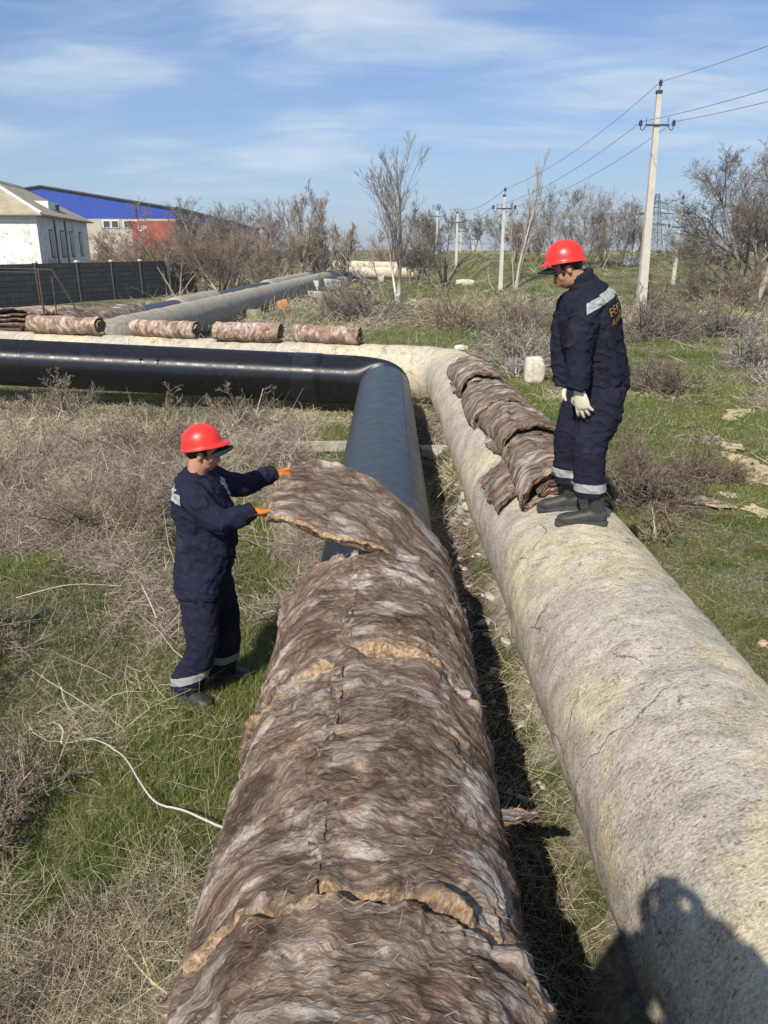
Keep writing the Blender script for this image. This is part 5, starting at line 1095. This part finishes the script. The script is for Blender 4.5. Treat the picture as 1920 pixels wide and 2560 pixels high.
def helmet(W, B, parent, tilt, cap=True):
    Rt = B@np.array(Matrix.Rotation(tilt, 3, 'Y'))
    o = W(-.01, 0, .052); n, m_ = 40, 72; ph = np.linspace(0, np.pi/2, n)[:, None]; th = (np.arange(m_)/m_*2*np.pi)[None]
    a = np.where(np.cos(th) > 0, .113, .117); r = np.sin(ph)**.92; h = np.cos(ph)**.86
    X = r*np.cos(th)*a; Y = r*np.sin(th)*.100; Z = h*.116
    rid = (np.exp(-(Y/.012)**2)+.6*np.exp(-((np.abs(Y)-.034)/.008)**2))*.0055*np.clip(h*1.3-.25, 0, 1); Z = Z+rid; flare = np.exp(-(Z/.010)**2)*.006; X = X*(1+flare*6); Y = Y*(1+flare*6)
    rings = [V3(X, Y, Z)]
    br = np.array([0, .35, .7, 1.0])[1:, None]; front = np.clip(np.cos(th), 0, 1)**1.6
    ex = X[-1:]+np.cos(th)*(.008+.028*front)*br; ey = Y[-1:]+np.sin(th)*(.012+.012*front)*br; ez = -.004*br-.014*front*br**1.5+0*th
    rings.append(V3(ex, ey, ez)); rings.append(V3(ex[-1:]*.995, ey[-1:]*.995, ez[-1:]-.005)); rings.append(V3(X[-1:]*.98, Y[-1:]*.98, Z[-1:]-.006)); rings.append(V3(X[-2:-3:-1]*.96, Y[-2:-3:-1]*.96, Z[-2:-3:-1]))
    V = np.concatenate(rings, 0); hh = thing('x', 'x', 'x') if False else None
    VV = V@Rt.T+o; q = grid_q(V.shape[0], m_, True); shell = mk('hard_hat', VV, q, None, M['red'], parent)
    if cap:
        u = np.linspace(-1, 1, 24)[:, None]; v = np.linspace(0, 1, 10)[None]; A = u*1.15
        Rm = .082+.072*v*np.clip(1-.25*u**2, 0, 1); P = V3(np.cos(A)*Rm+.012, np.sin(A)*Rm*.92, -.030-.022*v-.02*u**2*(1-.3*v))
        P = P@Rt.T+o; N_ = surf_frames(P)[0]; Q = np.concatenate([P.reshape(-1, 3), (P+N_*.005).reshape(-1, 3)]); g_ = grid_q(24, 10)
        mk('cap_visor', Q, np.vstack([g_, g_[:, ::-1]+240]), None, M['capblack'], parent)
        bnd = limb([W(-.1, 0, .03), W(-.1, 0, .031)], [(.001, .001)]*2, B[:, 1], 4, 4)
    return shell
def hand(wrist, d, palm_n, side_thumb, curl, mat, parent, name='glove', scale=1.0, spread=.0, cuff=.05):
    """wrist point, d = fingers' direction, palm_n = normal out of the palm, side_thumb=+1/-1 along cross(d,palm_n)"""
    d = norm(np.array(d, float)); pn = np.array(palm_n, float); pn = norm(pn-d*(pn@d)); s = np.cross(d, pn)*side_thumb; w = np.array(wrist, float); k = scale
    P = lambda a, b, c: w+(d*a+s*b+pn*c)*k
    parts = [limb([P(-cuff, 0, 0), P(0, 0, 0), P(.03, .0, 0), P(.065, .0, 0), P(.094, -.002, .0), P(.106, -.002, 0)], [(.034*k, .027*k), (.033*k, .024*k), (.040*k, .021*k), (.046*k, .020*k), (.044*k, .017*k), (.034*k, .011*k)], s, 26, 28)]
    for i, (b, L, a0) in enumerate(((.033, .070, .088), (.011, .078, .094), (-.012, .072, .092), (-.034, .056, .084))):
        cu = curl[i] if hasattr(curl, '__len__') else curl; pts = [P(a0-.02, b, 0)]; ang = 0; cur = np.array((a0, b, 0.)); pts.append(P(*cur))
        for j, f in enumerate((.45, .31, .24)):
            ang += cu*(.9, 1.1, .8)[j]; cur = cur+np.array((math.cos(ang), spread*(b/.035), math.sin(ang)))*L*f; pts.append(P(*cur))
        parts.append(limb(pts, [(.0105*k, .0105*k), (.0112*k, .0112*k), (.0105*k, .010*k), (.0098*k, .0095*k), (.0075*k, .0075*k)], s, 20, 14))
    parts.append(limb([P(.015, .020, .004), P(.040, .048, .012), P(.065, .062, .022), P(.088, .060, .034)], [(.016*k, .016*k), (.0145*k, .014*k), (.012*k, .012*k), (.0085*k, .0085*k)], pn, 18, 14))
    return fuse(name, parts, .0042, mat, parent, 2, .4)
def boot(heel, toe, ankle, parent, top=.17, k=1.0):
    h = np.array(heel, float); t = np.array(toe, float); d = t-h; L = np.linalg.norm(d[:2]); f = norm(d); up = np.array((0, 0, 1.)); up = norm(up-f*(up@f)); s = np.cross(up, f); a = np.array(ankle, float)
    P = lambda x, z, y=0: h+f*L*x+up*z+s*y
    parts = [limb([P(.02, .05), P(.12, .056), P(.35, .055), P(.6, .046), P(.82, .040), P(.97, .034)], [(.034, .046), (.042, .054), (.044, .052), (.050, .044), (.048, .038), (.030, .024)], s, 34, 34, .07, 3, sq=2.3),
             limb([P(.20, .05), P(.20, .10), (P(.19, .16)*.6+a*.4), a], [(.040, .052), (.040, .052), (.046, .052), (.050, .055)], s, 20, 30, .05, 4)]
    b = fuse('boot', parts, .006, M['boot'], parent, 3)
    mb = MB(); th = np.linspace(0, 2*np.pi, 60, endpoint=False); x = .5+.52*np.cos(th); wv = (.044-.006*np.cos(th*1)+.004*np.cos(2*th))*np.sign(np.sin(th))*np.abs(np.sin(th))**.6
    lo = h+f*(L*x)[:, None]+s*wv[:, None]; wv = wv*1.18; lo = h+f*(L*x)[:, None]+s*wv[:, None]; V = np.concatenate([lo+up*0.0, lo+s*(wv*.06)[:, None]+up*.014, lo+up*.034, h+f*(L*(.5+(x-.5)*.9))[:, None]+s*(wv*.8)[:, None]+up*.038]); q = grid_q(4, 60, True); mb.add(V, q)
    c0 = lo.mean(0); mb.add(c0[None]); mb.t.append(np.stack([np.full(60, 240), np.roll(np.arange(60), -1), np.arange(60)], -1)); mb.build('boot_sole', M['sole'], b, smooth=False)
    for z_, x_ in ((.105, .40), (.12, .33), (.135, .27)):
        V, q, t_ = limb([P(x_, z_, -.030), P(x_+.03, z_+.012, 0), P(x_, z_, .030)], [(.003, .003)]*3, (0, 0, 1), 8, 6); mk('bootlace', V, q, t_, M['seam'], b)
    return b

# ---- worker lifting the mat (left) --------------------------------------------------
w1 = thing('person', 'worker in red hard hat and orange gloves standing on the grass, lifting a wool mat', 'person', (-1.1, 4.3, 0), 'two workers in red hard hats')
fw = np.array((1., 0, 0)); lf = np.array((0, 1., 0))
Bh = basis((.93, .10, -.20)); hcn = (-1.035, 4.30, 1.585)
P_, Wh1 = head(hcn, Bh, None, None, (-1.085, 4.30, 1.44))
arms = [limb([(-1.07, 4.14, 1.36), (-.90, 4.07, 1.255), (-.76, 4.12, 1.285)], [(.045, .045), (.042, .042), (.03, .03)], (0, 0, 1), 30, 20),
        limb([(-1.04, 4.46, 1.36), (-.86, 4.60, 1.30), (-.72, 4.70, 1.34)], [(.05, .05), (.042, .042), (.03, .03)], (0, 0, 1), 30, 20)]
core = [limb([(-1.10, 4.3, .74), (-1.07, 4.3, 1.1), (-1.09, 4.3, 1.36), (-1.085, 4.3, 1.44)], [(.15, .13), (.15, .12), (.11, .09), (.06, .055)], lf, 40, 36)]
legs = [limb([(-1.08, 4.21, .80), (-1.11, 4.20, .44), (-1.22, 4.22, .2)], [(.075, .08), (.055, .055), (.04, .04)], lf, 30, 24),
        limb([(-1.04, 4.40, .80), (-1.02, 4.42, .44), (-1.05, 4.43, .2)], [(.075, .08), (.055, .055), (.04, .04)], lf, 30, 24)]
body1 = fuse('body', P_+core+arms+legs, .0065, M['skin'], w1, 3, .45)
face(Wh1, Bh, body1); hair(Wh1, Bh, body1); helmet(Wh1, Bh, w1, R_(-22))
J = [limb([(-1.10, 4.30, .735), (-1.095, 4.30, .84), (-1.06, 4.30, 1.0), (-1.045, 4.30, 1.14), (-1.07, 4.30, 1.28), (-1.085, 4.30, 1.38), (-1.09, 4.30, 1.435)],
          [(.19, .148), (.19, .158), (.185, .168), (.19, .166), (.205, .155), (.20, .128), (.11, .09)], lf, 80, 80, .07, 2, (5, 2.0), 1.6, 2.5),
     limb([(-1.10, 4.16, 1.40), (-1.05, 4.10, 1.36), (-.97, 4.07, 1.285), (-.90, 4.06, 1.255), (-.84, 4.08, 1.258), (-.78, 4.11, 1.278), (-.735, 4.13, 1.295)],
          [(.075, .075), (.078, .076), (.072, .07), (.068, .066), (.060, .058), (.054, .052), (.048, .048)], (0, 0, 1), 70, 44, .13, 3, (12, 1.7), 1.5),
     limb([(-1.07, 4.44, 1.40), (-1.0, 4.50, 1.36), (-.91, 4.56, 1.31), (-.84, 4.60, 1.31), (-.79, 4.64, 1.325), (-.735, 4.68, 1.338), (-.70, 4.715, 1.348)],
          [(.075, .075), (.075, .074), (.070, .066), (.066, .062), (.058, .056), (.052, .05), (.046, .046)], (0, 0, 1), 70, 44, .13, 4, (12, 1.7), 1.5),
     limb([(-1.12, 4.3, 1.39), (-1.09, 4.3, 1.44), (-1.08, 4.3, 1.475)], [(.12, .10), (.078, .074), (.070, .068)], lf, 16, 50)]
jk1 = fuse('jacket', J, .0075, M['navy'], w1, 2, .45, .006, (20, 20, 9), 3)
tr = [limb([(-1.10, 4.30, .86), (-1.10, 4.30, .74), (-1.09, 4.30, .64)], [(.18, .15), (.185, .155), (.16, .13)], lf, 20, 60, .03, 5),
      limb([(-1.10, 4.215, .80), (-1.10, 4.20, .62), (-1.095, 4.185, .44), (-1.15, 4.20, .28), (-1.215, 4.225, .16), (-1.235, 4.23, .085)],
           [(.095, .112), (.095, .108), (.082, .09), (.08, .09), (.08, .094), (.078, .095)], lf, 80, 54, .10, 6, (7, 2.0), 1.6, 2.3),
      limb([(-1.06, 4.385, .80), (-1.03, 4.40, .62), (-1.01, 4.42, .44), (-1.02, 4.43, .28), (-1.05, 4.435, .16), (-1.06, 4.435, .10)],
           [(.095, .112), (.095, .105), (.082, .09), (.08, .088), (.078, .086), (.076, .088)], lf, 80, 54, .10, 7, (7, 2.0), 1.6, 2.3)]
tz1 = fuse('trousers', tr, .0075, M['navy'], w1, 3, .45, .0045, (26, 26, 9), 5)
for cx, cz, y0, y1_, nrm, nm in ((-1.20, .195, 4.0, 4.325, (.32, 0, -.95), 0), (-1.045, .205, 4.325, 4.7, (.1, 0, -.99), 1)):
    nv = norm(np.array(nrm, float)); c_ = np.array((cx, 4.2, cz))
    band(tz1, [(c_+nv*.026, nv), (c_-nv*.026, -nv)], .003, M['reflect'], 'reflective_band', tz1, (lambda p, n, a=y0, b=y1_: a < p.y < b))
band(jk1, [((-1.1, 0, 1.395), (.15, 0, 1)), ((-1.1, 0, 1.335), (-.15, 0, -1)), ((-1.125, 0, 0), (1, 0, 0))], .003, M['reflect'], 'back_stripe', jk1)
band(jk1, [((-.9, 0, 1.41), (0, 0, 1)), ((-.9, 0, 1.30), (0, 0, -1)), ((-.99, 0, 0), (-1, 0, 0)), ((0, 4.42, 0), (0, 1, 0)), ((0, 4.335, 0), (0, -1, 0))], .003, M['reflect'], 'chest_stripe', jk1, (lambda p, n: p.x < -.80))
hand((-.725, 4.135, 1.285), (.93, .06, -.16), (-.2, .1, 1), 1, (.25, .25, .3, .3), M['orange'], w1, cuff=.045)
hand((-.69, 4.72, 1.34), (.95, .03, -.18), (-.15, .0, 1), -1, (.25, .25, .25, .25), M['orange'], w1, cuff=.045)
boot((-1.325, 4.275, .0), (-1.055, 4.10, .0), (-1.25, 4.235, .17), w1)
boot((-1.145, 4.43, .0), (-.87, 4.47, .0), (-1.075, 4.435, .17), w1)

# ---- worker standing on the old pipe (right) ------------------------------------------
w2 = thing('person', 'worker in red hard hat and cream gloves standing on the old pipe, head bent down', 'person', (1.3, 4.8, 1.0), 'two workers in red hard hats')
f2 = norm(np.array((-.93, .34, 0.))); l2 = np.array((-f2[1]*-1*-1, f2[0], 0)); l2 = norm(np.cross((0, 0, 1.), f2))      # his left = towards the camera
Bh2 = basis(norm(np.array((-.80, .22, -.56))))
P_, Wh2 = head((1.085, 4.80, 2.575), Bh2, None, None, (1.185, 4.80, 2.475))
A2 = [limb([(1.155, 4.62, 2.33), (1.14, 4.60, 2.08), (1.16, 4.60, 1.90)], [(.05, .05), (.042, .042), (.03, .03)], f2, 30, 20),
      limb([(1.18, 4.95, 2.33), (1.13, 4.97, 2.08), (1.16, 4.96, 1.88)], [(.05, .05), (.042, .042), (.03, .03)], f2, 30, 20)]
C2 = [limb([(1.32, 4.8, 1.88), (1.29, 4.8, 2.12), (1.24, 4.8, 2.3), (1.19, 4.8, 2.44)], [(.14, .12), (.14, .12), (.12, .10), (.06, .055)], l2, 40, 36)]
L2 = [limb([(1.34, 4.70, 1.90), (1.29, 4.70, 1.5), (1.30, 4.70, 1.27)], [(.075, .08), (.055, .055), (.04, .04)], l2, 30, 24),
      limb([(1.31, 4.92, 1.90), (1.23, 4.95, 1.5), (1.24, 4.98, 1.27)], [(.075, .08), (.055, .055), (.04, .04)], l2, 30, 24)]
body2 = fuse('body', P_+A2+C2+L2, .0065, M['skin'], w2, 3, .45)
face(Wh2, Bh2, body2); hair(Wh2, Bh2, body2, .86); helmet(Wh2, Bh2, w2, R_(-27))
J = [limb([(1.32, 4.80, 1.90), (1.33, 4.80, 1.97), (1.285, 4.80, 2.10), (1.255, 4.80, 2.22), (1.235, 4.80, 2.33), (1.20, 4.80, 2.42), (1.175, 4.80, 2.475)],
          [(.185, .158), (.19, .165), (.185, .168), (.195, .170), (.20, .170), (.185, .138), (.10, .09)], l2, 80, 80, .08, 12, (6, 2.0), 1.8, 2.5),
     limb([(1.21, 4.655, 2.41), (1.17, 4.62, 2.34), (1.147, 4.60, 2.22), (1.145, 4.595, 2.10), (1.145, 4.585, 2.0), (1.155, 4.59, 1.93), (1.158, 4.59, 1.895)],
          [(.080, .072), (.082, .076), (.078, .072), (.070, .066), (.066, .062), (.062, .058), (.056, .053)], f2, 70, 44, .12, 13, (12, 1.7), 1.5),
     limb([(1.19, 4.93, 2.40), (1.165, 4.96, 2.33), (1.14, 4.97, 2.22), (1.13, 4.97, 2.10), (1.14, 4.97, 2.0), (1.155, 4.96, 1.90), (1.16, 4.96, 1.86)],
          [(.085, .075), (.090, .078), (.084, .072), (.074, .068), (.070, .064), (.064, .06), (.058, .054)], f2, 70, 44, .12, 14, (12, 1.7), 1.5),
     limb([(1.23, 4.8, 2.42), (1.185, 4.8, 2.49), (1.155, 4.8, 2.545)], [(.13, .12), (.085, .085), (.072, .074)], l2, 16, 50)]
jk2 = fuse('jacket', J, .0075, M['navy2'], w2, 2, .45, .006, (20, 20, 10), 13)
tr = [limb([(1.335, 4.80, 2.0), (1.345, 4.80, 1.90), (1.345, 4.80, 1.80)], [(.175, .16), (.18, .168), (.15, .14)], l2, 20, 60, .04, 15),
      limb([(1.34, 4.70, 1.90), (1.325, 4.70, 1.72), (1.285, 4.70, 1.54), (1.29, 4.70, 1.38), (1.30, 4.70, 1.285), (1.305, 4.70, 1.20)],
           [(.095, .128), (.095, .125), (.086, .10), (.084, .094), (.086, .094), (.078, .09)], l2, 80, 54, .12, 16, (9, 2.0), 1.6, 2.3),
      limb([(1.32, 4.91, 1.90), (1.27, 4.93, 1.72), (1.225, 4.95, 1.54), (1.235, 4.97, 1.38), (1.24, 4.99, 1.285), (1.245, 4.99, 1.205)],
           [(.10, .13), (.10, .125), (.09, .105), (.088, .10), (.088, .098), (.080, .092)], l2, 80, 54, .12, 17, (9, 2.0), 1.6, 2.3)]
tz2 = fuse('trousers', tr, .0075, M['navy2'], w2, 3, .45, .0045, (24, 24, 12), 15)
for cx, cz, y0, y1_ in ((1.30, 1.268, 4.4, 4.845), (1.24, 1.285, 4.845, 5.3)):
    band(tz2, [((cx, 4.7, cz+.028), (.0, 0, 1)), ((cx, 4.7, cz-.028), (0, 0, -1))], .003, M['reflect'], 'reflective_band', tz2, (lambda p, n, a=y0, b=y1_: a < p.y < b))
sd = norm(np.array((.45, .0, -.9))); c_ = np.array((1.30, 4.7, 2.435))
band(jk2, [(c_+sd*.028, sd), (c_-sd*.028, -sd), ((1.155, 4.7, 2.4), (-1, 0, 0))], .003, M['reflect'], 'shoulder_stripe', jk2, (lambda p, n: p.z > 2.2))
# lettering on the back: projected onto the jacket
bvh = BVHTree.FromPolygons([v.co[:] for v in jk2.data.vertices], [p.vertices[:] for p in jk2.data.polygons])
for txt, size, zc in (('ВЕРТАЛ', .062, 2.372), ('АНГРЕН', .050, 2.308)):
    me = text_mesh(txt, size); bm = bmesh.new(); bm.from_mesh(me); bmesh.ops.subdivide_edges(bm, edges=[e for e in bm.edges if e.calc_length() > .01], cuts=2)
    fwv = norm(np.array((-.80, .60, 0.))); ex = norm(np.array((.60, .80, .36))); upv = np.array((-.10, -.08, 1.))      # reading direction across the back
    o3 = np.array((1.375, 4.69, zc))
    for v in bm.verts:
        p = o3+ex*v.co.x*1.0+upv*v.co.y; h = bvh.ray_cast(Vector(p-fwv*.6), Vector(fwv), 1.5)
        v.co = (h[0]+h[1]*.004) if h[0] is not None else Vector(p)
    bm.to_mesh(me); bm.free(); me.materials.clear(); me.materials.append(M['yellow']); link('back_lettering', me, jk2)
hand((1.162, 4.59, 1.885), (.30, .0, -1.0), (.55, .75, .1), -1, (.22, .20, .26, .34), M['cream'], w2, cuff=.055, scale=1.04, spread=.22)
hand((1.165, 4.96, 1.86), (.10, .0, -1.0), (.6, -.5, .1), 1, (.35, .35, .4, .4), M['cream'], w2, cuff=.055)
def pz(x, y): return ZO+math.sqrt(max(.01, (RO+.004)**2-(x-opx(y))**2))-.012
boot((1.425, 4.67, pz(1.36, 4.7)-.006), (1.115, 4.735, pz(1.2, 4.7)-.01), (1.325, 4.69, 1.25), w2)
boot((1.33, 4.99, pz(1.3, 5.0)-.006), (1.06, 5.07, pz(1.14, 5.0)-.01), (1.255, 4.995, 1.25), w2)

# ---- the photographer, standing behind the camera on the near pipe (his shadow falls on the old pipe) ----
w3 = thing('person', 'person on the near pipe behind the viewpoint, seen only as the shadow at bottom right', 'person', (-.05, -.42, 1.09))
Bh3 = basis((.0, 1, -.25)); hp3 = np.array((-.03, -.33, 2.74))
P_, Wh3 = head(hp3, Bh3, None, None, (-.03, -.40, 2.58)); X1 = np.array((1., 0, 0))
parts = P_+[limb([(-.05, -.45, 1.95), (-.04, -.47, 2.2), (-.03, -.48, 2.45), (-.03, -.47, 2.62)], [(.19, .12), (.18, .12), (.22, .12), (.08, .07)], X1, 40, 40, .04, 1),
     limb([(-.22, -.47, 2.47), (-.30, -.34, 2.36), (-.10, -.16, 2.62)], [(.06, .06), (.06, .055), (.05, .045)], (0, 0, 1), 34, 24), limb([(.16, -.47, 2.47), (.25, -.34, 2.36), (.09, -.16, 2.62)], [(.06, .06), (.055, .05), (.035, .03)], (0, 0, 1), 34, 24),
     limb([(-.16, -.45, 1.98), (-.17, -.43, 1.55), (-.18, -.44, 1.16)], [(.10, .10), (.075, .075), (.055, .055)], X1, 34, 30), limb([(.06, -.45, 1.98), (.08, -.43, 1.55), (.09, -.44, 1.16)], [(.10, .10), (.075, .075), (.055, .055)], X1, 34, 30)]
body3 = fuse('body', parts, .012, M['skin'], w3, 2, .4)
fuse('jacket', [ball((-.03, -.36, 2.74), (.135, .12, .155)), limb([(-.03, -.38, 2.60), (-.03, -.38, 2.70)], [(.12, .11), (.12, .11)], X1, 8, 24), limb([(-.05, -.45, 1.88), (-.04, -.47, 2.2), (-.03, -.48, 2.45), (-.03, -.47, 2.60)], [(.22, .15), (.20, .14), (.24, .14), (.10, .09)], X1, 50, 50, .06, 1), limb([(-.22, -.47, 2.48), (-.30, -.34, 2.36), (-.12, -.18, 2.60)], [(.12, .11), (.13, .12), (.095, .085)], (0, 0, 1), 34, 24, .08, 2),  # unseen hood and thick sleeves, added to make the cast shadow solid
     limb([(.16, -.47, 2.48), (.25, -.34, 2.36), (.11, -.18, 2.60)], [(.12, .11), (.13, .12), (.095, .085)], (0, 0, 1), 34, 24, .08, 3)], .012, M['navy'], w3, 2, .4)
fuse('trousers', [limb([(-.15, -.45, 1.98), (-.17, -.43, 1.55), (-.18, -.44, 1.16)], [(.12, .12), (.095, .095), (.085, .085)], X1, 34, 30, .06, 4), limb([(.05, -.45, 1.98), (.08, -.43, 1.55), (.09, -.44, 1.16)], [(.12, .12), (.095, .095), (.085, .085)], X1, 34, 30, .06, 5), limb([(-.05, -.45, 2.05), (-.05, -.45, 1.85)], [(.19, .14), (.17, .13)], X1, 14, 40)], .012, M['navy'], w3, 2, .4)
hair(Wh3, Bh3, body3)
for sx in (-1, 1): hand((sx*.085-.005, -.15, 2.635), (-sx*.05, .75, .45), (-sx*.9, .2, 0), -sx, .6, M['skin'], w3, 'hand')
boot((-.18, -.52, 1.055), (-.20, -.24, 1.055), (-.18, -.45, 1.22), w3); boot((.09, -.52, 1.055), (.11, -.24, 1.055), (.09, -.45, 1.22), w3)
ph = thing('mobile_phone', 'mobile phone held upright by the photographer at the viewpoint', 'phone', (0, -.05, 2.66))
MB().box((0, -.05, 2.66), (.075, .009, .155), rx=R_(-18.8)).build('case', M['seam'], ph); MB().box((0, -.0565, 2.658), (.068, .003, .145), rx=R_(-18.8)).build('screen', M['glassd'], ph)
